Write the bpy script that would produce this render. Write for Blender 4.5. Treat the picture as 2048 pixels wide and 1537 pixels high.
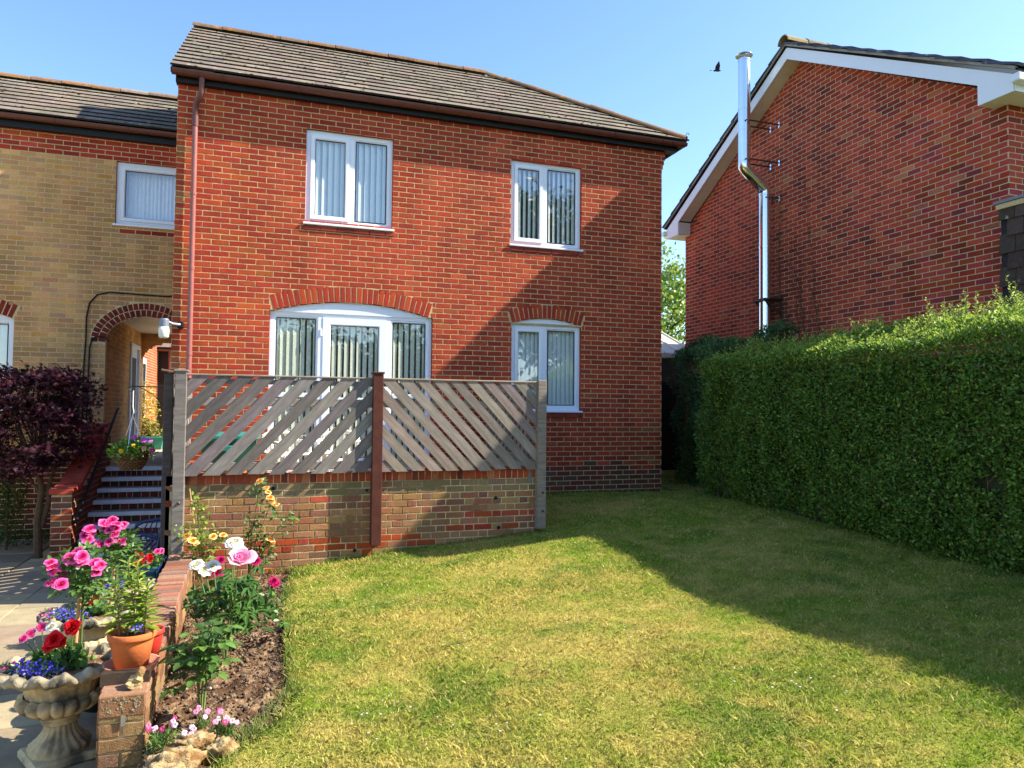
import bpy, math, random
import numpy as np
from mathutils import Matrix, Vector
for o in list(bpy.data.objects): bpy.data.objects.remove(o)
sc = bpy.context.scene
COL = sc.collection
rad = math.radians
# ------------------------------------------------------------------ camera, sky, sun, exposure
YAW, PITCH, ROLL, FPX = rad(18.5), rad(2.1), rad(.55), 1426.2
cam = bpy.data.cameras.new('camera'); camo = bpy.data.objects.new('camera', cam); COL.objects.link(camo)
cam.sensor_width = 36; cam.lens = FPX / 2048 * 36; cam.clip_start = .05; cam.clip_end = 2000
_f = Vector((math.sin(YAW) * math.cos(PITCH), math.cos(YAW) * math.cos(PITCH), math.sin(PITCH)))
_r = Vector((math.cos(YAW), -math.sin(YAW), 0)); _u = _r.cross(_f)
_r2 = _r * math.cos(ROLL) + _u * math.sin(ROLL); _u2 = -_r * math.sin(ROLL) + _u * math.cos(ROLL)
mw = Matrix((_r2, _u2, -_f)).transposed().to_4x4(); mw.translation = (0, 0, 1.6)
camo.matrix_world = mw; sc.camera = camo
SUN = Vector((3.76, -1.0, 3.25)).normalized()
w = bpy.data.worlds.new('World'); sc.world = w; w.use_nodes = True
nt = w.node_tree; nt.nodes.clear()
sky = nt.nodes.new('ShaderNodeTexSky'); sky.sky_type = 'NISHITA'; sky.sun_disc = False
sky.sun_elevation = math.asin(SUN.z); sky.sun_rotation = math.atan2(SUN.x, SUN.y)
sky.air_density = 1.0; sky.dust_density = .4; sky.ozone_density = 2.0; sky.altitude = 50
bg = nt.nodes.new('ShaderNodeBackground'); bg.inputs[1].default_value = .13
wo = nt.nodes.new('ShaderNodeOutputWorld')
hs = nt.nodes.new('ShaderNodeHueSaturation'); hs.inputs['Saturation'].default_value = 1.12; hs.inputs['Hue'].default_value = .504
nt.links.new(sky.outputs[0], hs.inputs['Color']); nt.links.new(hs.outputs[0], bg.inputs[0]); nt.links.new(bg.outputs[0], wo.inputs[0])
sl = bpy.data.lights.new('sun', 'SUN'); sl.energy = 4.4; sl.angle = rad(.53); sl.color = (1, .93, .80)
so = bpy.data.objects.new('sun', sl); COL.objects.link(so); so.location = (40, -10, 35)
so.rotation_euler = (-SUN).to_track_quat('-Z', 'Y').to_euler()
sc.view_settings.view_transform = 'Standard'; sc.view_settings.look = 'None'
sc.view_settings.gamma = 1; sc.view_settings.exposure = 1.42; sc.view_settings.use_curve_mapping = False
sc.render.engine = 'CYCLES'; sc.render.resolution_x = 1024; sc.render.resolution_y = 768
try:
    sc.cycles.transparent_max_bounces = 16; sc.cycles.max_bounces = 6; sc.cycles.caustics_reflective = False
except Exception: pass
rng = np.random.default_rng(7); rnd = random.Random(7)
# ------------------------------------------------------------------ helpers
def lin(r, g, b):
    f = lambda c: (c / 255 / 12.92) if c / 255 <= .04045 else ((c / 255 + .055) / 1.055) ** 2.4
    return (f(r), f(g), f(b))
MATS = {}
def mat(name, col=None, rough=.8, var=.25, nscale=8, bump=0., bscale=60, spec=.3, metal=0., transl=0., col2=None, c2scale=3, c2lo=.45, c2hi=.6, stretch=None, coat=0., attr='Col', c2detail=4, sheen=0, bdist=.01, obj=False, streak=0.):
    """col None = per-face colour attribute; var = noise brightness variation; col2 = second colour in noise patches"""
    m = bpy.data.materials.new(name); m.use_nodes = True; MATS[name] = m
    n = m.node_tree.nodes; L = m.node_tree.links; n.clear()
    out = n.new('ShaderNodeOutputMaterial'); b = n.new('ShaderNodeBsdfPrincipled')
    L.new(b.outputs[0], out.inputs[0])
    geo = n.new('ShaderNodeNewGeometry'); pos = geo.outputs['Position']
    if obj: pos = n.new('ShaderNodeTexCoord').outputs['Object']
    if stretch:
        mp = n.new('ShaderNodeMapping'); mp.inputs['Scale'].default_value = stretch
        L.new(pos, mp.inputs[0]); pos = mp.outputs[0]
    if col is None:
        a = n.new('ShaderNodeAttribute'); a.attribute_name = attr; c = a.outputs['Color']
    else:
        a = n.new('ShaderNodeRGB'); a.outputs[0].default_value = (*col, 1); c = a.outputs[0]
    if col2 is not None:
        t = n.new('ShaderNodeTexNoise'); t.inputs['Scale'].default_value = c2scale; t.inputs['Detail'].default_value = c2detail
        L.new(pos, t.inputs['Vector'])
        mr = n.new('ShaderNodeMapRange'); mr.inputs[1].default_value = c2lo; mr.inputs[2].default_value = c2hi
        L.new(t.outputs[0], mr.inputs[0])
        mx = n.new('ShaderNodeMix'); mx.data_type = 'RGBA'; L.new(mr.outputs[0], mx.inputs[0]); L.new(c, mx.inputs[6])
        mx.inputs[7].default_value = (*col2, 1); c = mx.outputs[2]
    if var:
        t = n.new('ShaderNodeTexNoise'); t.inputs['Scale'].default_value = nscale; t.inputs['Detail'].default_value = 6; t.inputs['Roughness'].default_value = .65
        L.new(pos, t.inputs['Vector'])
        mr = n.new('ShaderNodeMapRange'); mr.inputs[1].default_value = .25; mr.inputs[2].default_value = .75
        mr.inputs[3].default_value = 1 - var; mr.inputs[4].default_value = 1 + var
        L.new(t.outputs[0], mr.inputs[0])
        mx = n.new('ShaderNodeVectorMath'); mx.operation = 'SCALE'; L.new(c, mx.inputs[0]); L.new(mr.outputs[0], mx.inputs['Scale']); c = mx.outputs[0]
    if streak:
        gp = n.new('ShaderNodeNewGeometry'); k = []
        for sc_, lo in (((.9, .9, .28), 1 - streak), ((.25, .25, .35), 1 - streak * .6)):
            mp = n.new('ShaderNodeMapping'); mp.inputs['Scale'].default_value = sc_; L.new(gp.outputs['Position'], mp.inputs[0])
            t = n.new('ShaderNodeTexNoise'); t.inputs['Scale'].default_value = 2.2; t.inputs['Detail'].default_value = 5; L.new(mp.outputs[0], t.inputs['Vector'])
            mr = n.new('ShaderNodeMapRange'); mr.inputs[1].default_value = .35; mr.inputs[2].default_value = .62; mr.inputs[3].default_value = lo; mr.inputs[4].default_value = 1.06; L.new(t.outputs[0], mr.inputs[0])
            mx = n.new('ShaderNodeVectorMath'); mx.operation = 'SCALE'; L.new(c, mx.inputs[0]); L.new(mr.outputs[0], mx.inputs['Scale']); c = mx.outputs[0]
    L.new(c, b.inputs['Base Color'])
    b.inputs['Roughness'].default_value = rough; b.inputs['Metallic'].default_value = metal
    b.inputs['Specular IOR Level'].default_value = spec; b.inputs['Coat Weight'].default_value = coat
    if bump:
        t = n.new('ShaderNodeTexNoise'); t.inputs['Scale'].default_value = bscale; t.inputs['Detail'].default_value = 5
        L.new(pos, t.inputs['Vector'])
        bp = n.new('ShaderNodeBump'); bp.inputs['Strength'].default_value = bump; bp.inputs['Distance'].default_value = bdist
        L.new(t.outputs[0], bp.inputs['Height']); L.new(bp.outputs[0], b.inputs['Normal'])
    if transl:
        tr = n.new('ShaderNodeBsdfTranslucent'); L.new(c, tr.inputs[0])
        ms = n.new('ShaderNodeMixShader'); ms.inputs[0].default_value = transl
        L.new(b.outputs[0], ms.inputs[1]); L.new(tr.outputs[0], ms.inputs[2]); L.new(ms.outputs[0], out.inputs[0])
    return m
def link(me, name, m, parent=None, M=None):
    o = bpy.data.objects.new(name, me); COL.objects.link(o)
    if m is not None and not me.materials: me.materials.append(MATS[m] if isinstance(m, str) else m)
    if M is not None: o.matrix_basis = M
    if parent is not None:
        o.parent = parent; o.matrix_parent_inverse = parent.matrix_basis.inverted()
    return o
def tag(o, label=None, cat=None, group=None, kind=None):
    if label: o['label'] = label
    if cat: o['category'] = cat
    if group: o['group'] = group
    if kind: o['kind'] = kind
    return o
def thing(name, label, cat, loc=(0, 0, 0), group=None):
    o = bpy.data.objects.new(name, None); o.empty_display_size = .2; COL.objects.link(o); o.location = loc
    o.matrix_basis = Matrix.Translation(loc)
    return tag(o, label, cat, group)
def npmesh(name, V, F, cols=None, smooth=False):
    """V (n,3); F (m,k) same-size faces, or list of arrays; cols (m,3)"""
    me = bpy.data.meshes.new(name); Fs = F if isinstance(F, list) else [F]
    Fs = [np.asarray(f, np.int32) for f in Fs if len(f)]
    V = np.asarray(V, np.float32); me.vertices.add(len(V)); me.vertices.foreach_set('co', V.ravel())
    tot = np.concatenate([np.full(len(f), f.shape[1], np.int32) for f in Fs]); idx = np.concatenate([f.ravel() for f in Fs])
    me.loops.add(len(idx)); me.loops.foreach_set('vertex_index', idx)
    me.polygons.add(len(tot)); st = np.concatenate([[0], np.cumsum(tot)[:-1]]).astype(np.int32)
    me.polygons.foreach_set('loop_start', st); me.polygons.foreach_set('loop_total', tot)
    if smooth: me.polygons.foreach_set('use_smooth', np.ones(len(tot), bool))
    me.update(calc_edges=True)
    if cols is not None:
        a = me.attributes.new('Col', 'FLOAT_COLOR', 'FACE'); c = np.ones((len(tot), 4), np.float32); c[:, :3] = cols
        a.data.foreach_set('color', c.ravel())
    return me
class MB:
    def __init__(s): s.v = []; s.f = []; s.c = []; s.col = (1, 1, 1)
    def add(s, V, F, col=None):
        o = len(s.v); s.v += [tuple(p) for p in V]; s.f += [tuple(i + o for i in q) for q in F]; s.c += [col or s.col] * len(F); return s
    def box(s, x0, x1, y0, y1, z0, z1, col=None, M=None):
        V = [(x0, y0, z0), (x1, y0, z0), (x1, y1, z0), (x0, y1, z0), (x0, y0, z1), (x1, y0, z1), (x1, y1, z1), (x0, y1, z1)]
        if M is not None: V = [M @ Vector(p) for p in V]
        return s.add(V, [(3, 2, 1, 0), (4, 5, 6, 7), (0, 1, 5, 4), (1, 2, 6, 5), (2, 3, 7, 6), (3, 0, 4, 7)], col)
    def bbox(s, x0, x1, y0, y1, z0, z1, b=.005, col=None, M=None):
        """bevelled box (chamfered on all edges)"""
        V = []; xs = (x0, x1); ys = (y0, y1); zs = (z0, z1)
        idx = {}
        for i in (0, 1):
            for j in (0, 1):
                for k in (0, 1):
                    sx, sy, sz = (b if i == 0 else -b), (b if j == 0 else -b), (b if k == 0 else -b)
                    for ax, p in enumerate(((xs[i], ys[j] + sy, zs[k] + sz), (xs[i] + sx, ys[j], zs[k] + sz), (xs[i] + sx, ys[j] + sy, zs[k]))):
                        idx[i, j, k, ax] = len(V); V.append(p)
        if M is not None: V = [M @ Vector(p) for p in V]
        F = []
        g = lambda *a: idx[a]
        for i in (0, 1): F.append([g(i, 0, 0, 0), g(i, 1, 0, 0), g(i, 1, 1, 0), g(i, 0, 1, 0)])
        for j in (0, 1): F.append([g(0, j, 0, 1), g(1, j, 0, 1), g(1, j, 1, 1), g(0, j, 1, 1)])
        for k in (0, 1): F.append([g(0, 0, k, 2), g(1, 0, k, 2), g(1, 1, k, 2), g(0, 1, k, 2)])
        for i in (0, 1):
            for j in (0, 1): F.append([g(i, j, 0, 0), g(i, j, 1, 0), g(i, j, 1, 1), g(i, j, 0, 1)])
            for k in (0, 1): F.append([g(i, 0, k, 0), g(i, 1, k, 0), g(i, 1, k, 2), g(i, 0, k, 2)])
        for j in (0, 1):
            for k in (0, 1): F.append([g(0, j, k, 1), g(1, j, k, 1), g(1, j, k, 2), g(0, j, k, 2)])
        for i in (0, 1):
            for j in (0, 1):
                for k in (0, 1): F.append([g(i, j, k, 0), g(i, j, k, 1), g(i, j, k, 2)])
        c = Vector((0, 0, 0))
        for p in V: c += Vector(p)
        c /= len(V); F2 = []
        for q in F:
            P = [Vector(V[i]) for i in q]; nn = (P[1] - P[0]).cross(P[2] - P[0]); m = sum(P, Vector((0, 0, 0))) / len(P)
            F2.append(q if nn.dot(m - c) > 0 else q[::-1])
        return s.add(V, F2, col)
    def prism(s, poly, d, axis='y', a0=0., col=None):
        """poly (u,v) extruded along axis from a0 to a0+d. axis y: (x,z); x: (y,z); z: (x,y)"""
        n = len(poly)
        mk = {'y': lambda u, v, a: (u, a, v), 'x': lambda u, v, a: (a, u, v), 'z': lambda u, v, a: (u, v, a)}[axis]
        V = [mk(u, v, a0) for u, v in poly] + [mk(u, v, a0 + d) for u, v in poly]
        F = [tuple(range(n)), tuple(range(2 * n - 1, n - 1, -1))] + [(i, i + n, (i + 1) % n + n, (i + 1) % n) for i in range(n)]
        return s.add(V, F, col)
    def tube(s, pts, r, n=8, col=None, cap=True):
        P = [Vector(p) for p in pts]; m = len(P); R = r if hasattr(r, '__len__') else [r] * m
        V = []; up = Vector((0, 0, 1)); pa = None
        for i in range(m):
            t = (P[min(i + 1, m - 1)] - P[max(i - 1, 0)])
            if t.length < 1e-9: t = Vector((0, 0, 1))
            t.normalize()
            if pa is None: pa = t.cross(Vector((0, 0, 1)) if abs(t.z) < .9 else Vector((1, 0, 0))).normalized()
            pa = (pa - t * pa.dot(t)); pa = pa.normalized() if pa.length > 1e-6 else t.orthogonal().normalized()
            bb = t.cross(pa)
            for k in range(n):
                a = 2 * math.pi * k / n; V.append(P[i] + (pa * math.cos(a) + bb * math.sin(a)) * R[i])
        F = [(i * n + k, i * n + (k + 1) % n, (i + 1) * n + (k + 1) % n, (i + 1) * n + k) for i in range(m - 1) for k in range(n)]
        if cap:
            o = len(V); V = V + V[:n] + V[(m - 1) * n:m * n]; F += [tuple(range(o + n - 1, o - 1, -1)), tuple(o + n + k for k in range(n))]
        return s.add(V, F, col)
    def lathe(s, prof, c=(0, 0, 0), n=32, col=None, mod=None, cap=True):
        """prof [(r,z)]; mod(i,a,r,z)->(r,z)"""
        V = []
        for i, (r, z) in enumerate(prof):
            for k in range(n):
                a = 2 * math.pi * k / n; rr, zz = mod(i, a, r, z) if mod else (r, z)
                V.append((c[0] + rr * math.cos(a), c[1] + rr * math.sin(a), c[2] + zz))
        m = len(prof)
        F = [(i * n + k, i * n + (k + 1) % n, (i + 1) * n + (k + 1) % n, (i + 1) * n + k) for i in range(m - 1) for k in range(n)]
        if cap: F += [tuple(range(n - 1, -1, -1)), tuple((m - 1) * n + k for k in range(n))]
        return s.add(V, F, col)
    def ring(s, x0, x1, z0, z1, t, yf, yb, bev=.008, col=None):
        """rectangular picture-frame facing -Y, front yf, back yb (yf<yb), bevelled inner edge"""
        o = [(x0, z0), (x1, z0), (x1, z1), (x0, z1)]; b = t - bev
        i1 = [(x0 + b, z0 + b), (x1 - b, z0 + b), (x1 - b, z1 - b), (x0 + b, z1 - b)]
        i2 = [(x0 + t, z0 + t), (x1 - t, z0 + t), (x1 - t, z1 - t), (x0 + t, z1 - t)]
        V = [(u, yb, v) for u, v in o] + [(u, yf, v) for u, v in o] + [(u, yf, v) for u, v in i1] + [(u, yf + bev, v) for u, v in i2] + [(u, yb, v) for u, v in i2]
        F = []
        for q in range(4):
            p = (q + 1) % 4
            F += [(q, p, 4 + p, 4 + q), (4 + q, 4 + p, 8 + p, 8 + q), (8 + q, 8 + p, 12 + p, 12 + q), (12 + q, 12 + p, 16 + p, 16 + q)]
        return s.add(V, F, col)
    def mesh(s, name='m', smooth=False):
        me = bpy.data.meshes.new(name); me.from_pydata([tuple(p) for p in s.v], [], s.f)
        if smooth: me.polygons.foreach_set('use_smooth', np.ones(len(s.f), bool))
        a = me.attributes.new('Col', 'FLOAT_COLOR', 'FACE'); c = np.ones((len(s.f), 4), np.float32); c[:, :3] = s.c
        a.data.foreach_set('color', c.ravel()); me.update(); return me
    def build(s, name, m, parent=None, M=None, smooth=False):
        o = link(s.mesh(name, smooth), name, m, parent, M)
        if name in ('stems', 'branches', 'twigs'): o['kind'] = 'stuff'
        return o
def vary(c, a=.15, r=None):
    r = r or rnd; k = 1 + r.uniform(-a, a); return tuple(max(0, x * k * (1 + r.uniform(-.04, .04))) for x in c)
def soften(pal, k=.5):
    m = np.average([p[1] for p in pal], axis=0, weights=[p[0] for p in pal]); return [(w_, tuple(m + (np.array(c) - m) * k)) for w_, c in pal]
def pick(pal, r=None):
    r = r or rnd; t = r.random() * sum(p[0] for p in pal)
    for wgt, c in pal:
        t -= wgt
        if t <= 0: return vary(c, .14, r)
    return vary(pal[-1][1], .14, r)
# ---------------------------------------------------------------- bricks
def brick_arrays(w, h, r, proud=.0022, depth=.06, rough=1.0, nseg=3):
    """front faces -Y; origin at centre of the brick on the mortar plane"""
    us = np.linspace(-w / 2, w / 2, nseg + 1); j = lambda a: r.uniform(-a, a) * rough
    per = [(u, -h / 2) for u in us] + [(u, h / 2) for u in us[::-1]]
    n = len(per); V = []
    outer = [(u + j(.0012), v + j(.0012)) for u, v in per]
    V += [(u, depth, v) for u, v in per]
    V += [(u, -(proud - .0016) + j(.0006), v) for u, v in outer]
    e = .0045; tilt = j(.0012); tz = j(.001)
    inn = [(u * (1 - 2 * e / w), v * (1 - 2 * e / h)) for u, v in outer]
    V += [(u + j(.001), -proud + tilt * u / w + tz * v / h + j(.0011), v + j(.001)) for u, v in inn]
    F = []
    for k in range(n):
        q = (k + 1) % n; F += [(k, q, n + q, n + k), (n + k, n + q, 2 * n + q, 2 * n + k)]
    for k in range(nseg):
        F.append((2 * n + k, 2 * n + k + 1, 2 * n + n - 2 - k, 2 * n + n - 1 - k))
    return V, F
_bcache = {}
def brick_obj_mesh(w, h, c, rough, proud, key, depth=.06):
    v = rnd.randrange(4); q = tuple(round(x * 40) for x in c); k = (round(w, 3), round(h, 3), q, v, key)
    if k not in _bcache:
        V, F = brick_arrays(w, h, rnd, proud, depth, rough); b = MB(); b.add(V, F, tuple(x / 40 for x in q) if max(q) > 2 else c); _bcache[k] = b.mesh('brick')
    return _bcache[k]
def wall_of_bricks(wall, bricks, m, M, keep=300, rank=None, rough=1.0, proud=.0025, depth=.06, name='brick', stuffname='brickwork'):
    """bricks: list of (u, v, w, h, colour, rot). wall local frame M: x=u, -y=out, z=v. The `keep` that rank highest are objects."""
    order = sorted(range(len(bricks)), key=lambda i: -(rank(bricks[i]) if rank else 0))
    single = set(order[:keep])
    sb = MB()
    for i, (u, v, bw, bh, c, rot) in enumerate(bricks):
        T = Matrix.Translation((u, 0, v)) @ Matrix.Rotation(rot, 4, 'Y')
        if i in single:
            link(brick_obj_mesh(bw, bh, c, rough, proud, m + name, depth), name, m, wall, M @ T)
        else:
            V, F = brick_arrays(bw, bh, rnd, proud, depth, rough)
            sb.add([T @ Vector(p) for p in V] if rot else [(p[0] + u, p[1], p[2] + v) for p in V], F, c)
    if sb.v: tag(sb.build(stuffname, m, wall, M), kind='stuff')
def course_bricks(spans, v0, v1, colour, bond='stretcher', off=0., L=.225, H=.075, j=.0115):
    """spans(v) -> list of (u0,u1) allowed. returns brick tuples"""
    out = []; k = 0; v = v0
    while v < v1 - .01:
        h = H - j
        sp = spans(v + h / 2)
        if sp:
            lo = min(a for a, b in sp) - 1; hi = max(b for a, b in sp) + 1
            if bond == 'stretcher': cells = [L]; s0 = off + (L / 2 if k % 2 else 0)
            else: cells = [L, L / 2]; s0 = off + (L * .75 if k % 2 else 0)
            P = sum(cells); u = s0 + math.floor((lo - s0) / P) * P; ci = 0
            while u < hi:
                L0 = cells[ci % len(cells)]; a, b = u + j / 2, u + L0 - j / 2
                for (p, q) in sp:
                    x0, x1 = max(a, p), min(b, q)
                    if x1 - x0 > .022: out.append(((x0 + x1) / 2, v + H / 2, x1 - x0, h, colour((x0 + x1) / 2, v + H / 2), 0.))
                u += L0; ci += 1
        v += H; k += 1
    return out
def mortar_sheet(spans, v0, v1, step=.025):
    b = MB(); v = v0
    while v < v1 - 1e-6:
        t = min(v + step, v1)
        for p, q in spans((v + t) / 2): b.add([(p, 0, v), (q, 0, v), (q, 0, t), (p, 0, t)], [(0, 1, 2, 3)])
        v = t
    return b
def cut(iv, a, b):
    out = []
    for p, q in iv:
        if b <= p or a >= q: out.append((p, q)); continue
        if a > p: out.append((p, a))
        if b < q: out.append((b, q))
    return out
def proj_area(P):
    d = Vector(P) - Vector((0, 0, 1.6)); z = d.dot(_f)
    if z < .3: return -1
    x = 1024 + FPX * d.dot(_r2) / z; y = 768 - FPX * d.dot(_u2) / z
    if x < -5 or x > 2053 or y < -5 or y > 1541: return -1
    return 1 / z
# ---------------------------------------------------------------- foliage
def leafmesh(P, D, N, S, C, asp=.5, fold=.25, name='leaves', droop=0.):
    """P base points, D leaf direction, N normal hint, S length, C colour - folded diamond leaves, 2 quads"""
    P = np.asarray(P, float); D = np.asarray(D, float); N = np.asarray(N, float); S = np.asarray(S, float)[:, None]
    D = D / (np.linalg.norm(D, axis=1, keepdims=True) + 1e-9); W = np.cross(D, N); W /= (np.linalg.norm(W, axis=1, keepdims=True) + 1e-9); N = np.cross(W, D)
    h = asp / 2
    b = P; tip = P + D * S - N * S * droop
    m1 = P + D * S * .35 - N * S * droop * .12; m2 = P + D * S * .7 - N * S * droop * .5
    l1 = m1 + (W * h + N * fold * h) * S; r1 = m1 + (-W * h + N * fold * h) * S
    l2 = m2 + (W * h * .75 + N * fold * h * .7) * S; r2 = m2 + (-W * h * .75 + N * fold * h * .7) * S
    V = np.stack([b, l1, l2, tip, r2, r1], 1).reshape(-1, 3)
    n = len(P); o = np.arange(n)[:, None] * 6
    F = np.concatenate([o + np.array([[0, 5, 4, 3]]), o + np.array([[0, 3, 2, 1]])], 1).reshape(-1, 4)
    return npmesh(name, V, F, np.repeat(np.asarray(C, float), 2, 0))
def rdir(n, up=0., g=None):
    g = g or rng; v = g.normal(size=(n, 3)); v[:, 2] += up; return v / np.linalg.norm(v, axis=1, keepdims=True)
def mixcol(n, pal, var=.2, g=None):
    g = g or rng; w = np.array([p[0] for p in pal], float); c = np.array([p[1] for p in pal])
    C = c[g.choice(len(pal), n, p=w / w.sum())]; return C * (1 + g.uniform(-var, var, (n, 1)))
# ------------------------------------------------------------------ materials
mat('brick', None, .88, .30, 55, .55, 130, .15, bdist=.006, streak=.2)
mat('brick_smooth', None, .85, .2, 40, .25, 120, .12, bdist=.004, streak=.3)
mat('mortar', lin(206, 174, 126), .95, .28, 30, .5, 180, .1, col2=lin(186, 164, 124), c2scale=6)
mat('leaf_top', None, .4, .22, 9, 0, 1, .35, transl=.5)
mat('mortar_tan', lin(206, 184, 138), .95, .2, 30, .5, 180, .1)
mat('mortar_grey', lin(198, 172, 138), .95, .2, 30, .5, 180, .1)
mat('mortar_moss', lin(206, 186, 138), .95, .3, 14, .5, 150, .1, col2=lin(120, 112, 76), c2scale=3)
mat('upvc', lin(236, 238, 242), .28, .02, 3, 0, 1, .5)
mat('upvc_soffit', lin(226, 221, 208), .45, .06, 6, 0, 1, .4)
mat('rubber', (.012, .012, .013), .6, 0)
mat('room', (.40, .34, .27), .9, .3, 3)
mat('blind', lin(240, 244, 236), .75, .05, 6, .1, 300, .2, transl=.04)
mat('blind_green', lin(238, 240, 214), .8, .06, 6, .1, 300, .2, transl=.04)
mat('net', lin(236, 240, 246), .9, .1, 20, 0, 1, .1, transl=.1)
mat('gutter', lin(104, 58, 50), .38, .12, 10, .05, 40, .45)
mat('pipe', lin(152, 92, 84), .42, .12, 8, .05, 40, .4)
mat('fascia', (.012, .012, .013), .5, .2, 9)
mat('tile', None, .93, .28, 18, .7, 70, .12, col2=lin(176, 168, 150), c2scale=9, c2lo=.66, c2hi=.76, bdist=.006)
mat('ridge', None, .93, .3, 20, .7, 60, .12, col2=lin(176, 118, 46), c2scale=7, c2lo=.57, c2hi=.69, bdist=.006)
mat('ridge_plain', None, .93, .35, 20, .7, 60, .12, col2=lin(160, 112, 58), c2scale=9, c2lo=.60, c2hi=.72, bdist=.006)
mat('moss', None, 1., .4, 40, .8, 120, .05)
mat('wood', None, .9, .42, 3, .6, 9, .12, stretch=(1.2, 9, 9), bdist=.003, obj=True)
mat('wood_stain', lin(86, 46, 36), .7, .35, 10, .5, 50, .25, bdist=.004)
mat('steel', (.80, .82, .85), .22, .03, 3, 0, 1, .5, 1.)
mat('steel_dark', (.10, .075, .06), .45, .3, 20, .2, 60, .4, .6)
mat('black_metal', (.015, .015, .016), .4, .2, 20, 0, 1, .4, .3)
mat('blue_metal', lin(26, 46, 92), .35, .2, 20, .1, 60, .5)
mat('lead', lin(120, 128, 138), .5, .2, 10, .1, 40, .4, .3)
mat('cable', (.01, .01, .01), .5, 0)
mat('slab', None, .9, .22, 5, .5, 45, .2, bdist=.008)
mat('soil', lin(92, 69, 51), 1., .45, 14, .9, 60, .05, col2=lin(146, 118, 90), c2scale=9, bdist=.02)
mat('grit', None, .95, .3, 30, .4, 80, .1)
mat('lawn', None, 1., .35, 35, .9, 120, .02, bdist=.02)
mat('blade', None, .7, .15, 8, 0, 1, .2, transl=.35)
mat('leaf', None, .42, .22, 10, 0, 1, .45, transl=.32)
mat('leaf_hedge', None, .45, .25, 9, 0, 1, .28, transl=.35)
mat('leaf_matt', None, .65, .25, 10, 0, 1, .25, transl=.3)
mat('petal', None, .6, .12, 30, 0, 1, .25, transl=.3)
mat('bark', lin(96, 78, 60), .95, .35, 16, .8, 60, .1)
mat('stem', None, .7, .2, 20, 0, 1, .2)
mat('stone', lin(196, 176, 134), .92, .28, 9, .6, 60, .15, col2=lin(96, 88, 72), c2scale=5, c2lo=.50, c2hi=.66, bdist=.008)
mat('stone_rim', lin(164, 150, 122), .95, .35, 12, .8, 45, .15, col2=lin(72, 68, 58), c2scale=6, c2lo=.45, c2hi=.62, bdist=.012)
mat('rock', lin(172, 148, 106), .95, .3, 14, .9, 30, .15, col2=lin(120, 88, 52), c2scale=12, c2lo=.42, c2hi=.6, bdist=.03)
mat('terracotta', lin(196, 108, 58), .8, .14, 8, .15, 60, .2, col2=lin(172, 92, 52), c2scale=5)
mat('terracotta_pale', lin(206, 146, 116), .85, .16, 8, .15, 60, .2)
mat('wicker', None, .8, .3, 30, .3, 80, .2)
mat('plastic_white', lin(232, 228, 214), .45, .04, 4, 0, 1, .4)
mat('plastic_green', lin(52, 104, 86), .5, .1, 6, 0, 1, .4)
mat('plastic_teal', lin(40, 128, 118), .45, .1, 6, 0, 1, .4)
mat('plastic_red', lin(206, 56, 44), .5, .1, 6, 0, 1, .4)
mat('paint', None, .6, .12, 14, .1, 60, .3)
mat('concrete', lin(150, 144, 132), .95, .25, 6, .5, 50, .15, bdist=.01)
mat('bird', (.03, .03, .035), .8, .2, 30)
def glass():
    m = bpy.data.materials.new('glass'); m.use_nodes = True; MATS['glass'] = m; n = m.node_tree.nodes; L = m.node_tree.links; n.clear()
    o = n.new('ShaderNodeOutputMaterial'); t = n.new('ShaderNodeBsdfTransparent'); t.inputs[0].default_value = (.97, .99, .98, 1)
    g = n.new('ShaderNodeBsdfGlossy'); g.inputs['Roughness'].default_value = .012; g.inputs[0].default_value = (.95, .97, 1, 1)
    nz = n.new('ShaderNodeTexNoise'); nz.inputs['Scale'].default_value = 1.6; bp = n.new('ShaderNodeBump'); bp.inputs['Strength'].default_value = .05; bp.inputs['Distance'].default_value = .05
    ge = n.new('ShaderNodeNewGeometry'); L.new(ge.outputs['Position'], nz.inputs['Vector']); L.new(nz.outputs[0], bp.inputs['Height']); L.new(bp.outputs[0], g.inputs['Normal'])
    fr = n.new('ShaderNodeFresnel')
    mm = n.new('ShaderNodeMath'); mm.operation = 'MULTIPLY_ADD'; mm.inputs[1].default_value = 1 / 1.5 - 1.5; mm.inputs[2].default_value = 1.5; L.new(ge.outputs['Backfacing'], mm.inputs[0]); L.new(mm.outputs[0], fr.inputs[0])   # same reflectance from both sides of a thin pane
    mr = n.new('ShaderNodeMapRange'); mr.inputs[1].default_value = 0; mr.inputs[2].default_value = 1; mr.inputs[3].default_value = .14; mr.inputs[4].default_value = 1.
    x = n.new('ShaderNodeMixShader'); L.new(fr.outputs[0], mr.inputs[0]); L.new(mr.outputs[0], x.inputs[0]); L.new(t.outputs[0], x.inputs[1]); L.new(g.outputs[0], x.inputs[2]); L.new(x.outputs[0], o.inputs[0])
glass()
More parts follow.
